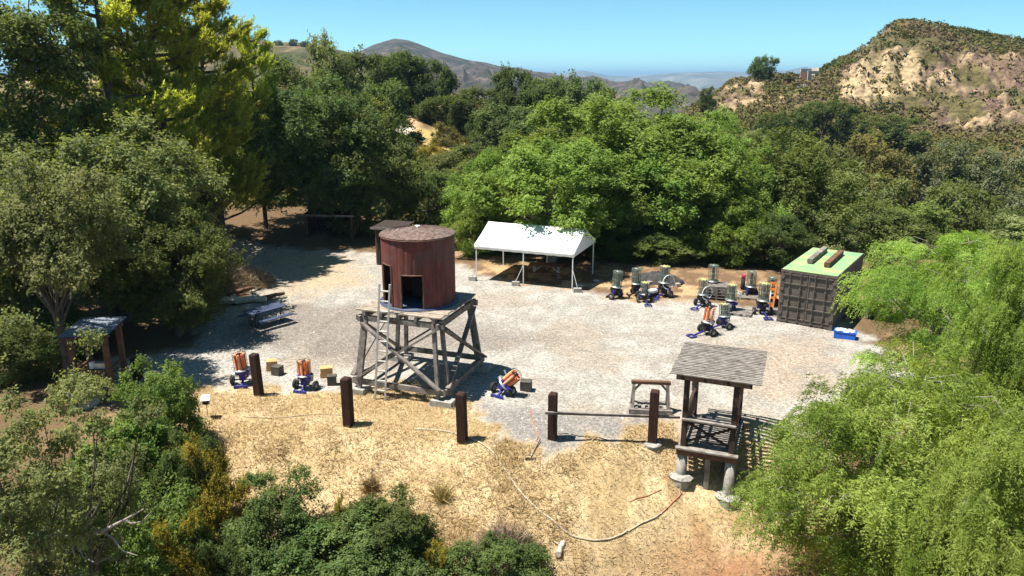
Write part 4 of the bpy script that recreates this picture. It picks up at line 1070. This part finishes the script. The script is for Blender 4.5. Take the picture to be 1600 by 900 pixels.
# ---------------------------------------------------------------- picnic tables
def picnic(label, loc, rz, L, top, frame, bench=True):
    t = thing('picnic_table', label, 'picnic table', loc, rz, 'picnic tables in the yard')
    me = MB().box((0, 0, 0), (L, .145, .045)).mesh('top_board', top)
    for k in range(5): link('top_board', me, t).location = (0, -.31+k*.155, .74)
    me = MB().box((0, 0, 0), (L, .13, .045)).mesh('bench_board', top)
    for s in (-1, 1):
        for k in (0, 1): link('bench_board', me, t).location = (0, s*(.66+k*.145), .44)
        x = s*L*.36
        MB().path([(x, -.80, .40), (x, -.42, .42), (x, -.30, .05), (x, -.12, .05), (x, -.24, .70)], .022, 6).build('leg', frame, t)
        MB().path([(x, .80, .40), (x, .42, .42), (x, .30, .05), (x, .12, .05), (x, .24, .70)], .022, 6).build('leg', frame, t)
        MB().box((x, 0, .70), (.05, .7, .04)).build('cleat', frame, t); MB().beam((x, 0, .35), (s*L*.12, 0, .70), .03, .03).build('brace', frame, t)
picnic('blue grey picnic table in the oak shade', (-11.35, 33.2, 0), math.radians(52), 1.85, M_bluegrey, M_black)
picnic('brown picnic table under the white canopy', (1.95, 41.6, 0), math.radians(-12), 1.95, W_brown, M_steel)

# ---------------------------------------------------------------- shipping container
def container():
    a = at(1213, 503); b = at(1299, 516); rz = math.radians(-35)
    c = Vector(((a.x+b.x)/2, (a.y+b.y)/2, 0))
    t = thing('shipping_container', 'dark brown shipping container with pale green roof', 'container', c, rz)
    Wd, L, H = 2.44, 5.6, 2.52; hw = Wd/2
    M_c = pmat('container_paint', (.105, .086, .072), .6, .22, 1.2, bump=.12, spec=.35, fine=25)
    M_roof = pmat('faded_green_roof', (.17, .37, .19), .75, .14, .9, col2=(.36, .44, .15), bump=.1, fine=15)
    # frame
    f = MB()
    for x in (-1, 1):
        for y in (0, 1): f.box((x*(hw-.06), .06+y*(L-.12), H/2+.05), (.12, .12, H-.10))
        f.box((x*(hw-.05), L/2, .12), (.10, L-.24, .14)); f.box((x*(hw-.05), L/2, H-.05), (.10, L-.24, .10))
    f.box((0, .06, .12), (Wd-.24, .12, .14)); f.box((0, .06, H-.06), (Wd-.24, .12, .12)); f.box((0, L-.06, .12), (Wd-.24, .12, .14)); f.box((0, L-.06, H-.06), (Wd-.24, .12, .12))
    f.build('frame', M_c, t)
    me = MB().box((0, 0, 0), (.17, .19, .12)).mesh('corner_casting', M_c)
    for x in (-1, 1):
        for y in (.08, L-.08):
            for z in (.06, H-.05): link('corner_casting', me, t).location = (x*(hw-.075), y, z)
    # corrugated walls
    def corr(x0, flip):
        prof = []; y = .12; k = 0
        while y < L-.12: prof += [(y, 0), (y+.075, 0), (y+.14, .04), (y+.215, .04)]; y += .28
        prof.append((L-.12, 0)); vs = []
        for z in (.18, H-.09):
            for (yy, d) in prof: vs.append((x0-math.copysign(d, x0)-math.copysign(.012, x0), min(yy, L-.12), z))
        n = len(prof); mb = MB().add(vs, [(i, i+1, n+i+1, n+i) if flip else (i, n+i, n+i+1, i+1) for i in range(n-1)])
        o = mb.build('side_wall', M_c, t); md = o.modifiers.new('thick', 'SOLIDIFY'); md.thickness = .008
    corr(hw, True); corr(-hw, False)
    MB().box((0, L-.04, H/2), (Wd-.24, .04, H-.25)).build('end_wall', M_c, t)
    n = 20; vs = []
    for y0 in range(n+1):
        for x in (-hw+.02, hw-.02): vs.append((x, .12+(L-.24)*y0/n, H+.012+(.012 if y0 % 2 else 0)))
    o = MB().add(vs, [(2*i, 2*i+1, 2*i+3, 2*i+2) for i in range(n)]).build('roof', M_roof, t); md = o.modifiers.new('thick', 'SOLIDIFY'); md.thickness = .03
    MB().box((0, .07, H+.012), (Wd-.1, .14, .022)).build('roof_header', M_roof, t)
    # doors
    for s in (-1, 1):
        dw = hw-.14; x0 = s*(dw/2+.008)
        d = MB().box((x0, .05, H/2+.03), (dw, .04, H-.34))
        z0 = .24; zt = H-.16
        for zc in (z0+.02, .80, 1.32, 1.90, zt-.03):
            d.box((x0, .004, zc), (dw-.04, .06, .05))
        for e in (-1, 1): d.box((x0+e*(dw/2-.03), .018, H/2+.03), (.055, .034, H-.36))
        door = d.build('door', M_c, t)
        for e in (-.21, .21):
            r = MB().tube((x0+e*dw*1.05, -.028, .12), (x0+e*dw*1.05, -.028, H-.07), .021, n=8)
            for z in (.16, .55, 1.1, 1.7, H-.12): r.box((x0+e*dw*1.05, -.012, z), (.11, .05, .06))
            r.build('locking_rod', M_c, door)
            MB().beam((x0+e*dw*1.05, -.05, .62), (x0+e*dw*1.05-.02, -.065, .36), .045, .018).build('handle', M_c, door)
        for z in (.45, 1.0, 1.6, 2.15): MB().box((s*(hw-.10), -.012, z), (.12, .05, .10)).build('hinge', M_c, door)
    # two timbers on the roof
    R3 = Matrix.Rotation(rz, 3, 'Z')
    for x, y0, y1, lab, mt in ((-.42, 1.7, 4.9, 'grey timber baulk on container roof, left one', W_grey), (.42, 1.35, 4.55, 'brown timber baulk on container roof, right one', W_brown)):
        w = c+R3 @ Vector((x, y0, H+.042))
        b = thing('timber_baulk', lab, 'timber', w, rz+.02, 'timbers on the container roof')
        MB().box((0, (y1-y0)/2, .115), (.24, y1-y0, .20)).build('baulk', mt, b)
        for yy in (.25, y1-y0-.25): MB().box((0, yy, .008), (.3, .1, .016)).build('bearer', W_grey, b)
    # orange frame leaning on the left side
    p = at(1204, 484); o = thing('orange_frame', 'orange painted metal upright beside the container doors', 'frame', (p.x-.05, p.y, 0), rz)
    for x in (-.13, .13): MB().beam((x, 0, 0), (x+.05, .22, 1.35), .09, .06).build('upright', M_orange_paint, o)
    for z in (.2, .6, 1.0, 1.3): MB().box((0+.05*z/1.35, .22*z/1.35, z), (.3, .05, .10)).build('crosspiece', M_orange_paint, o)
    # blue tote
    p = at(1312, 527); o = thing('blue_tote', 'blue plastic tote filled with white bags by the container', 'tote', (p.x+.2, p.y-.05, 0), math.radians(-28))
    mb = MB(); w, d, h = .42, .24, .30
    for (cx, cy, sx, sy) in ((0, -d, 2*w, .03), (0, d, 2*w, .03), (-w, 0, .03, 2*d-.04), (w, 0, .03, 2*d-.04)): mb.box((cx, cy, h/2+.01), (sx, sy, h))
    mb.box((0, 0, .03), (2*w-.04, 2*d-.04, .03)); mb.build('shell', M_plastic_blue, o)
    rim = MB()
    for (cx, cy, sx, sy) in ((0, -d-.02, 2*w+.1, .035), (0, d+.02, 2*w+.1, .035), (-w-.02, 0, .035, 2*d), (w+.02, 0, .035, 2*d)): rim.box((cx, cy, h), (sx, sy, .035))
    rim.build('rim', M_plastic_blue, o)
    rnd = random.Random(5)
    for k in range(6):
        bg = MB().lathe([(.01, -.08), (.12, -.05), (.15, .02), (.09, .08), (.01, .1)], 9, (-.28+k*.11, rnd.uniform(-.1, .1), .27+rnd.uniform(0, .04))); bg.build('white_bag', M_plastic_white, o)
container()

# ---------------------------------------------------------------- small roofed sheds at the right, behind the pepper trees
def small_shed(px, py, w, h, label, rz=-.5):
    p = at(px, py); t = thing('small_shed', label, 'shed', (p.x, p.y, hz(p.x, p.y)), rz, 'small sheds right of the container')
    for sx in (-1, 1):
        for sy in (-1, 1): MB().box((sx*w*.42, sy*w*.36, h/2), (.1, .1, h)).build('post', W_grey, t)
    for s in (-1, 1): MB().box((s*w*.42, 0, h*.45), (.04, w*.7, h*.8)).build('side_panel', W_brown, t)
    MB().box((0, w*.36, h*.5), (w*.8, .05, h*.9)).build('back_panel', W_brown, t)
    n = 7; me = MB().box((0, 0, 0), (w*1.15, w*.17, .03)).mesh('roof_board', W_slat)
    for k in range(n):
        o = link('roof_board', me, t); u = -w*.55+w*1.1*k/(n-1); o.location = (0, u, h+.12+u*.18); o.rotation_euler.x = .30
small_shed(1372, 497, 1.15, 1.05, 'small grey roofed shed right beside the container')
small_shed(1448, 480, 1.1, 1.3, 'small roofed shed partly hidden behind pepper tree', -.3)
small_shed(1500, 476, 1.1, 1.3, 'farther small roofed shed deep in the pepper foliage', -.3)

# ---------------------------------------------------------------- clay target throwers
def wheel_meshes():
    ty = MB().lathe([(.10, -.05), (.165, -.055), (.185, -.03), (.185, .03), (.165, .055), (.10, .05)], 20, axis='x').mesh('tyre', M_rubber)
    rm = MB().lathe([(.012, -.035), (.05, -.052), (.06, -.03), (.10, -.045), (.105, 0), (.10, .045), (.06, .03), (.05, .052), (.012, .035)], 16, axis='x').mesh('rim', M_rim)
    return ty, rm
TYRE, RIM = wheel_meshes()
MESH = {}
def shared(key, fn):
    if key not in MESH: MESH[key] = fn()
    return MESH[key]
def clay_stack(h, mat=M_orange):
    pr = [(.012, 0)]; k = 0; z = 0
    while z < h: pr += [(.048, z), (.056, z+.012), (.056, z+.024), (.048, z+.036)]; z += .038
    pr.append((.01, z)); return MB().lathe(pr, 9).mesh('clay_stack', mat)
def thrower(px, py, rz, kind, label, tilt=0., roll=0., hoop=False, zmag=.72, ncol=8, hm=.78, body=M_black, bar=True, group='clay target throwers', scale=1.0, cap_mat=None):
    p = at(px, py); t = thing('clay_thrower', label, 'thrower', (p.x, p.y, hz(p.x, p.y)), rz, group); q_ = random.Random(int(px*3+py)).uniform(.88, 1.04) if kind == 'grey' else scale; t.scale = (q_, q_, q_)
    MB().tube((-.36, 0, .185), (.36, 0, .185), .025, n=8).build('axle', M_black, t)
    for s in (-1, 1):
        w = link('wheel', TYRE, t); w.location = (s*.40, 0, .185); link('rim', RIM, w)
    MB().beam((0, -.05, .2), (0, .34, .06), .07, .07).box((0, .42, .06), (.5, .07, .10)).build('stand_foot', body, t)
    if bar:
        fr = MB().beam((0, -.02, .2), (0, -.72, .07), .06, .06)
        fr.beam((-.17, -.72, .06), (.17, -.72, .06), .05, .05).beam((-.17, -.72, .06), (-.17, -1.02, .06), .05, .05).beam((.17, -.72, .06), (.17, -1.02, .06), .05, .05).beam((-.17, -1.02, .06), (.17, -1.02, .06), .05, .05)
        fr.build('tow_frame', M_blue, t)
    T = Matrix.Translation((0, 0, .32)) @ Matrix.Rotation(tilt, 4, 'X') @ Matrix.Rotation(roll, 4, 'Y') @ Matrix.Translation((0, 0, -.32))
    def part(name, mb, mat): return mb.xform(T).build(name, mat, t)
    b = MB(); b.box((0, 0, .34), (.22, .30, .28)); b.box((-.05, .03, .52), (.44, .36, .14)); b.tube((.02, -.05, .55), (.02, -.34, .50), .10, .08, n=12); b.beam((-.2, .1, .3), (-.26, .2, .62), .05, .05)
    part('machine_body', b, body)
    part('motor', MB().tube((-.12, .02, .42), (.34, .02, .42), .085, n=12).box((-.2, -.02, .42), (.18, .14, .18)), M_blue if body is not M_blue else M_steel)
    part('throw_arm', MB().beam((-.05, 0, .62), (.42, -.18, .64), .06, .025), M_steel)
    part('turntable', MB().lathe([(.02, zmag-.06), (.30, zmag-.05), (.31, zmag-.015), (.02, zmag)], 20), M_steel)
    if kind == 'grey':
        m = MB()
        for k in range(ncol):
            a = 2*math.pi*k/ncol; cx, cy = .195*math.cos(a), .195*math.sin(a)
            for q in range(4):
                b2 = a+math.pi/4+q*math.pi/2; m.tube((cx+.062*math.cos(b2), cy+.062*math.sin(b2), zmag), (cx+.066*math.cos(b2), cy+.066*math.sin(b2), zmag+hm), .011, n=4)
        for z in (zmag+.02, zmag+hm*.5, zmag+hm-.02): m.torus((0, 0, z), .255, .010, 20, 4, Y=(0, 1, 0))
        part('magazine', m, M_mag)
        part('magazine_core', MB().tube((0, 0, zmag), (0, 0, zmag+hm), .075, n=10), M_mag)
        cap = MB().lathe([(.12, zmag+hm), (.12, zmag+hm+.03), (.01, zmag+hm+.045)], 14)
        for k in range(ncol):
            a = 2*math.pi*k/ncol; cap.beam((.1*math.cos(a), .1*math.sin(a), zmag+hm+.02), (.26*math.cos(a), .26*math.sin(a), zmag+hm+.02), .045, .02)
        part('magazine_cap', cap, cap_mat or M_yellow_cap)
    else:
        me = shared(('clay', round(hm, 2)), lambda: clay_stack(hm)); me2 = shared(('clay2', round(hm, 2)), lambda: clay_stack(hm, M_orange_lit))
        for k in range(ncol):
            a = 2*math.pi*k/ncol
            o = link('clay_stack', me if k % 2 else me2, t); o.matrix_local = T @ Matrix.Translation((.17*math.cos(a), .17*math.sin(a), zmag+.005))
        m = MB()
        for k in range(ncol):
            a = 2*math.pi*(k+.5)/ncol; m.tube((.24*math.cos(a), .24*math.sin(a), zmag), (.24*math.cos(a), .24*math.sin(a), zmag+hm+.08), .010, n=4)
        m.torus((0, 0, zmag+hm+.05), .24, .010, 18, 4, Y=(0, 1, 0)); m.lathe([(.07, zmag+hm), (.07, zmag+hm+.07), (.01, zmag+hm+.08)], 10)
        part('magazine', m, M_black)
    if hoop:
        g = MB().torus((.28, -.08, .82), .36, .022, 26, 5, X=(0.35, .94, 0), Y=(0, 0, 1)); g.beam((.28, -.08, .2), (.28, -.08, .48), .05, .05)
        part('guard_hoop', g, M_white_steel)
    return t
G2 = 'orange loaded throwers near the tower'
thrower(381, 600, math.radians(185), 'orange', 'orange loaded clay thrower behind the leftmost lit post', zmag=.62, hm=.54, body=M_blue, bar=False, group=G2, roll=.08)
thrower(478, 608, math.radians(165), 'orange', 'blue clay thrower with orange clays between tower and left post', zmag=.58, hm=.46, body=M_blue, bar=False, group=G2, roll=.06, tilt=.08)
thrower(786, 616, math.radians(150), 'orange', 'tipped blue clay thrower with orange clays right of tower', zmag=.50, hm=.52, body=M_blue, bar=False, group=G2, roll=-.78, tilt=.1)
thrower(1104, 522, math.radians(-62), 'orange', 'clay thrower with thin orange stacks standing forward on gravel', zmag=.66, hm=.55, ncol=5, roll=.12)
thrower(962, 466, math.radians(48), 'grey', 'leftmost clay thrower nearest the canopy with grey magazine', cap_mat=M_mag, zmag=.70, tilt=.08, bar=False)
thrower(993, 462, math.radians(100), 'grey', 'clay thrower second from the canopy standing behind', zmag=.74, cap_mat=M_mag)
thrower(1007, 472, math.radians(4), 'grey', 'clay thrower with star shaped yellow cap and white cover', zmag=.52, hm=.62)
thrower(1037, 463, math.radians(-42), 'grey', 'clay thrower with upright white hoop left of the gap', zmag=.78, hoop=True)
thrower(1097, 479, math.radians(-40), 'grey', 'clay thrower with white hoop left in the container group', zmag=.72, hoop=True)
thrower(1112, 462, math.radians(120), 'grey', 'clay thrower at the back behind stacked pallets', cap_mat=M_mag, zmag=.82, bar=False)
thrower(1141, 488, math.radians(60), 'grey', 'clay thrower with wide hoop in the middle of container group', zmag=.74, hoop=True, body=M_blue, bar=False)
thrower(1131, 512, math.radians(-70), 'grey', 'clay thrower with low tilted grey basket behind orange stacks', zmag=.62, hm=.55, body=M_blue, roll=-.12)
thrower(1172, 463, math.radians(30), 'grey', 'clay thrower on a pallet at the back right', cap_mat=M_mag, zmag=.62, bar=False)
thrower(1191, 491, math.radians(0), 'grey', 'clay thrower next to the orange frame by container', zmag=.74, hoop=True)
thrower(1203, 478, math.radians(20), 'grey', 'rearmost clay thrower half hidden behind the orange frame', cap_mat=M_mag, zmag=.78, bar=False)

def white_cover():
    p = at(1017, 465); t = thing('white_sack', 'white plastic sack lying beside the star capped thrower', 'sack', (p.x+.05, p.y, .35), .4)
    MB().lathe([(.02, -.34), (.11, -.26), (.14, 0), (.12, .24), (.03, .34)], 10, axis='x').build('sack', M_plastic_white, t)
    MB().box((0, 0, -.21), (.5, .2, .28)).build('stand', M_black, t)
white_cover()
def pallet(px, py, rz, label, n=1, z0=0):
    p = at(px, py); t = thing('pallet', label, 'pallet', (p.x, p.y, hz(p.x, p.y)), rz, 'wooden pallets by the throwers')
    for q in range(n):
        z = z0+q*.15
        for k in range(6): MB().box((0, -.45+k*.18, z+.125), (1.05, .11, .022)).build('slat', W_slat, t)
        for x in (-.46, 0, .46): MB().box((x, 0, z+.065), (.09, 1.0, .095)).build('runner', W_grey, t)
    return t
pallet(1158, 490, math.radians(-25), 'single grey pallet right of the wide hoop thrower')
pallet(1168, 465, math.radians(-20), 'grey pallet under the back right thrower')
pallet(1120, 465, math.radians(-18), 'stack of grey pallets at the back of container group', 5)
pallet(1205, 487, math.radians(-35), 'grey pallet beside the orange frame')
def hump():
    p = at(1015, 446); t = thing('covered_heap', 'dark netting covered heap behind the left throwers', 'heap', (p.x+.6, p.y+.8, 0), -.3)
    n, m = 22, 7; vs = []
    rng = np.random.default_rng(12)
    for k in range(m):
        for i in range(n):
            a = 2*math.pi*i/n; r = (1-(k/(m-1))**1.7)
            vs.append((1.5*r*math.cos(a)*(1+rng.normal(0, .04)), .75*r*math.sin(a)*(1+rng.normal(0, .05)), -.05+.65*(k/(m-1))**.8+rng.normal(0, .03)))
    fs = [(k*n+i, k*n+(i+1) % n, (k+1)*n+(i+1) % n, (k+1)*n+i) for k in range(m-1) for i in range(n)]
    MB().add(vs, fs, True).build('cover', pmat('dark_net', (.05, .048, .045), .95, .4, 5, bump=.6), t)
    for k in range(4): MB().box((-1.1+k*.75, -.66, .08), (.28, .22, .18), Matrix.Rotation(k*.7, 3, 'Z')).build('weight', M_rock, t)
hump()
p = at(1160, 452); o = thing('pink_drum', 'small bright pink bucket behind the wide hoop thrower', 'bucket', (p.x, p.y, .62))
MB().lathe([(.01, 0), (.09, 0), (.12, .2), (.10, .2), (.08, .03), (.01, .02)], 14).build('bucket', M_pink, o); MB().torus((0, 0, .2), .115, .010, 18, 5, Y=(0, 1, 0)).build('rim', M_pink, o)
MB().lathe([(.09, -.6), (.12, -.55), (.12, -.02), (.05, 0)], 10).build('stand', M_dark_in, o)

# ---------------------------------------------------------------- boxes by the throwers
def crate(px, py, rz, w, d, h, mat, label, name='carton', flaps=False, n=1, cat='box'):
    p = at(px, py); t = thing(name, label, cat, (p.x, p.y, hz(p.x, p.y)), rz, 'boxes beside the orange throwers')
    for k in range(n):
        z = k*h
        b = MB().box((.012*k, 0, z+h/2), (w-.01, d-.01, h-.012), Matrix.Rotation(.05*k, 3, 'Z')); body = b.build('carton_body' if mat is M_card else 'case', mat, t)
        lid = MB(); lid.box((.012*k-w*.25, 0, z+h+.001), (w*.49, d, .016), Matrix.Rotation(.05*k, 3, 'Z')); lid.box((.012*k+w*.25, 0, z+h+.003), (w*.49, d, .016), Matrix.Rotation(.05*k, 3, 'Z')); lid.build('lid', mat, body)
    return t
crate(425, 577, math.radians(12), .40, .34, .19, M_card, 'upper left tan carton pair behind the grey case', n=2)
crate(434, 585, math.radians(-20), .36, .34, .34, M_box_dark, 'grey case next to the leftmost orange thrower', 'battery_case')
crate(510, 588, math.radians(14), .46, .34, .19, M_card, 'stacked tan cartons left of the tower', n=2)
crate(519, 601, math.radians(10), .33, .30, .36, M_box_dark, 'dark case in front of the stacked tan cartons', 'battery_case')
crate(822, 609, math.radians(-12), .40, .36, .36, M_box_dark, 'dark case against the tipped orange thrower', 'battery_case')

# ---------------------------------------------------------------- small things on the bank
def lamp_stake():
    b = hit(325, 652); t = thing('stake_lamp', 'white floodlight box on a stake at left of bank', 'lamp', b, .3)
    MB().tube((0, 0, -.1), (0, 0, .5), .016, n=6).build('stake', M_steel, t)
    h = MB().box((0, 0, .60), (.24, .20, .20)).box((0, -.09, .74), (.28, .34, .03), Matrix.Rotation(.25, 3, 'X')); h.build('housing', M_plastic_white, t)
    MB().lathe([(.085, 0), (.10, .06), (.02, .07)], 12, (0, -.16, .56)).build('lens', M_black, t)
lamp_stake()
def line_on_ground(name, label, cat, pts, r, mat, part, lift=.02, sub=5):
    q = [hit(*p) for p in pts]; out = []
    for i in range(len(q)-1):                                    # smooth through the points
        p0, p1, p2, p3 = q[max(i-1, 0)], q[i], q[i+1], q[min(i+2, len(q)-1)]
        for k in range(sub):
            s = k/sub; v = .5*((2*p1)+(p2-p0)*s+(2*p0-5*p1+4*p2-p3)*s*s+(3*p1-p0-3*p2+p3)*s**3); v.z = hz(v.x, v.y)+lift; out.append(v)
    out.append(q[-1]+Vector((0, 0, lift)))
    o = thing(name, label, cat, out[0]); MB().path([v-out[0] for v in out], r, 6).build(part, mat, o)
line_on_ground('hose', 'long pale hose curving down the straw bank', 'hose', [(648, 672), (690, 674), (722, 682), (745, 690), (772, 710), (792, 740), (815, 772), (845, 802), (878, 828), (905, 842), (940, 846), (968, 838), (980, 830)], .026, M_rope, 'tubing', .03)
line_on_ground('hose', 'short pale hose end rising toward the shooting stand', 'hose', [(982, 832), (1005, 818), (1034, 803)], .022, M_rope, 'tubing', .03)
line_on_ground('cord', 'faded orange cord running to the stand footing', 'cord', [(1034, 803), (1052, 785), (1066, 770)], .015, M_cord, 'cable')
line_on_ground('cord', 'thin faded orange cord on bank left of footing', 'cord', [(985, 785), (1010, 776), (1034, 766)], .012, M_cord, 'cable')
line_on_ground('cord', 'thin red cord on gravel edge above the rake', 'cord', [(828, 640), (832, 660), (840, 682), (838, 690)], .014, M_cord, 'cable')
line_on_ground('pipe', 'thin grey pipe lying on straw left of tower', 'pipe', [(380, 652), (415, 654), (455, 652), (495, 648), (540, 650)], .016, W_plank, 'tubing')
def rake():
    a = hit(844, 690); b = hit(829, 718); t = thing('rake', 'small rake lying on gravel below the rail', 'rake', b)
    d = a-b
    MB().tube((0, 0, .03), d+Vector((0, 0, .08)), .016, n=6).build('handle', W_dark, t); r = MB().box((0, 0, .03), (.34, .06, .05))
    for k in range(7): r.box((-.15+k*.05, -.04, .02), (.014, .05, .03))
    r.build('head', W_dark, t)
rake()
def log_piece(px, py, rz, L, r, label, mat=M_log, tiltv=.1, name='log', grp='pale logs'):
    b = hit(px, py); t = thing(name, label, 'log', (b.x, b.y, b.z), rz, grp)
    rng = np.random.default_rng(int(px)); n = 7
    pts = [(L*(i/(n-1)-.5), rng.normal(0, r*.25), r*.8+tiltv*(i/(n-1))*L*.2+rng.normal(0, r*.1)) for i in range(n)]
    MB().path(pts, [r*rng.uniform(.8, 1.15)*(1-.25*i/(n-1)) for i in range(n)], 9).build('stem', mat, t)
    MB().tube((L*.1, 0, r), (L*.2, r*2.2, r*2.0), r*.32, r*.18, n=6).build('knot', mat, t)
log_piece(876, 860, math.radians(78), .62, .09, 'short pale log stump lying on bottom of bank')
log_piece(352, 474, math.radians(-18), 1.5, .20, 'thick bleached log left of blue grey picnic table')
log_piece(385, 474, math.radians(8), 2.0, .22, 'longest bleached log behind blue grey picnic table')
log_piece(372, 462, math.radians(30), 1.6, .12, 'reddish branch lying across the bleached logs', W_brown, .8)
log_piece(425, 468, math.radians(25), 1.3, .13, 'red brown log right of the bleached logs', W_brown, .6)
log_piece(400, 462, math.radians(-50), 1.4, .08, 'crooked pale branch on top of log pile', M_twig, 1.6)
def rock(px, py, s, label):
    b = hit(px, py); t = thing('rock', label, 'rock', b, px*.1, 'rocks by the left stand'); rng = np.random.default_rng(int(px+py)); n = 11
    vs = []; pr = [(.75, -.2), (1.0, .1), (.92, .4), (.6, .62), (.1, .68)]
    for r, z in pr:
        for i in range(n): a = 2*math.pi*i/n; k = s*(1+rng.normal(0, .10)); vs.append((r*k*1.2*math.cos(a), r*k*.85*math.sin(a), z*s+rng.normal(0, .04*s)))
    fs = [(k*n+i, k*n+(i+1) % n, (k+1)*n+(i+1) % n, (k+1)*n+i) for k in range(len(pr)-1) for i in range(n)]
    MB().add(vs, fs).build('stone', M_rock, t)
rock(138, 634, .42, 'grey boulder in front of the left stand')
rock(118, 618, .30, 'smaller grey boulder left of the front boulder')
rock(905, 448, .22, 'pale stone right of the canopy block'); rock(925, 447, .16, 'small pale stone between canopy and first thrower')
rock(932, 440, .18, 'small stone in shade behind the leftmost thrower')
# dry brush beside the log pile and grey dead twigs in front
def brush(px, py, r, h, n, label, seed, mat=M_twig, cols=((.16, .11, .075), (.36, .27, .19))):
    b = hit(px, py); t = thing('dry_brush', label, 'brush', b, 0, 'heaps of dead brush'); rng = np.random.default_rng(seed)
    a = rng.uniform(0, 6.28, n); q = np.sqrt(rng.random(n)); p = np.stack((np.cos(a)*q*r, np.sin(a)*q*r, np.zeros(n)), -1); p[:, 2] = rng.random(n)*h*(1-q*q)*.8
    D = unit(p*np.array((.8, .8, 0))+np.array((0, 0, .5))+rng.normal(0, .5, (n, 3))); B = unit(np.cross(D, rng.normal(0, 1, (n, 3))))*rng.uniform(.006, .016, n)[:, None]; L = rng.uniform(.2, .65, n)[:, None]
    V = np.stack((p-B, p+B, p+D*L), 1).reshape(-1, 3)
    link('twigs', np_mesh('twigs', V, np.arange(len(V)).reshape(-1, 3), leafmat('brush_%d' % seed, cols[0], cols[1], .1), {'tint': np.repeat(rng.random(n), 3)}), t)
    mb = MB()
    for k in range(9): mb.path([(0, 0, 0), tuple(p[k]*.5+np.array((0, 0, h*.3))), tuple(p[k]+np.array((0, 0, h*.6)))], [.03, .02, .008], 5)
    mb.build('stems', mat, t)
brush(335, 448, 2.2, 2.3, 9000, 'large heap of dead brown brush beside the log pile', 3)
brush(385, 446, 1.4, 1.3, 4500, 'lower spill of dead brush right of large heap', 4)
brush(790, 868, .8, .9, 2500, 'grey dead twigs above the bottom right bush', 5)
# weeds on the bank
for k, (px, py, s, lab) in enumerate(((580, 768, .5, 'brown dry weed stalk left of the bank centre'), (690, 780, .3, 'small dry weed on the middle of bank'), (640, 830, .5, 'brown weed beside the bottom bushes'), (875, 640, .1, ''))):
    if lab: brush(px, py, .20, s, 350, lab, 20+k, cols=((.20, .15, .05), (.42, .30, .12)))

# ---------------------------------------------------------------- sheds at the back of the yard
def back_shed(px, Y, w, d, h, label, roofm, rz=-.3, open_front=False, dark=False):
    x = (px-800)/FPX*(Y*CP+CAMH*SP*.8); t = thing('shed', label, 'shed', (x, Y, hz(x, Y)-.05), rz, 'dark sheds behind the tower')
    for sx in (-1, 1):
        for sy in (-1, 1): MB().box((sx*w/2, sy*d/2, h/2), (.12, .12, h)).build('post', W_brown, t)
    nb = int(w/.22); me = MB().box((0, 0, 0), (.20, .03, h*.94)).mesh('wall_board', M_dark_in if open_front or dark else W_brown)
    for k in range(nb): link('wall_board', me, t).location = (-w/2+(k+.5)*w/nb, (d/2 if open_front else -d/2-.07), h*.48)
    for s in (-1, 1): MB().box((s*w/2, 0, h*.48), (.04, d-.14, h*.9)).build('side_panel', M_dark_in, t)
    r = MB().box((0, 0, h+.10), (w+.5, d+.5, .07), Matrix.Rotation(.06, 3, 'X')).build('roof', roofm, t)
    MB().box((0, -d/2-.27, h+.05), (w+.5, .04, .14)).build('fascia', W_grey, r)
back_shed(614, 45.2, 1.5, 1.5, 2.3, 'dark narrow shed with flat roof behind the tank', M_dark_in, dark=True)
back_shed(520, 52, 3.2, 1.8, 1.6, 'low open dark shelter under the far oaks', M_dark_in, -.12, True)
# ---------------------------------------------------------------- ruin on the far hill
def ruin():
    Y = 214.; 
    def put(px, py, Yy): return at_y(px, py, Yy)
    M_conc = pmat('pale_plaster', (.50, .46, .40), .95, .2, 2)
    p = put(1262, 146, Y); t = thing('ruined_house', 'pale roofless stone house ruin on the far hill', 'ruin', (p.x, Y, hz(p.x, Y)-.4), .3); t.scale = (.75, .75, .75)
    MB().box((0, 2.0, 2.0), (5, .4, 4.4)).build('back_wall', M_conc, t); MB().box((2.4, 0, 2.2), (.4, 4, 4.8)).build('side_wall', M_conc, t)
    f = MB(); f.box((-1.6, -2.0, 1.6), (1.6, .4, 3.6)); f.box((1.6, -2.0, 1.6), (1.4, .4, 3.6)); f.box((0, -2.0, 2.9), (1.7, .4, 1.0)); f.build('front_wall', M_conc, t)
    MB().box((-2.4, 0, 1.4), (.4, 3.6, 3.4)).build('side_wall', W_brown, t)
    for k, px in enumerate((1232,)):
        p = put(px, 142, 208.); t = thing('hut', 'small dark brown hut left of the stone ruin', 'hut', (p.x, 208, hz(p.x, 208)-.3), .2); t.scale = (.6, .6, .6)
        MB().box((0, 0, 1.3), (3.6, 2.6, 2.8)).build('wall', W_brown, t); MB().box((0, 0, 2.8), (4.2, 3.2, .2)).build('roof', M_black, t); MB().box((-.8, -1.33, .9), (.8, .06, 1.7)).build('door', M_pink, t)
    p = put(1252, 158, 196.); t = thing('retaining_wall', 'pale stone retaining wall below the ruin', 'wall', (p.x, 196, hz(p.x, 196)-.6), .1); t.scale = (.6, .6, .6)
    MB().box((0, 0, 1.4), (4.2, .6, 2.6)).build('lower_wall', M_conc, t); MB().box((1.4, .8, 2.4), (1.6, .6, 2.2)).build('buttress', M_conc, t)
ruin()
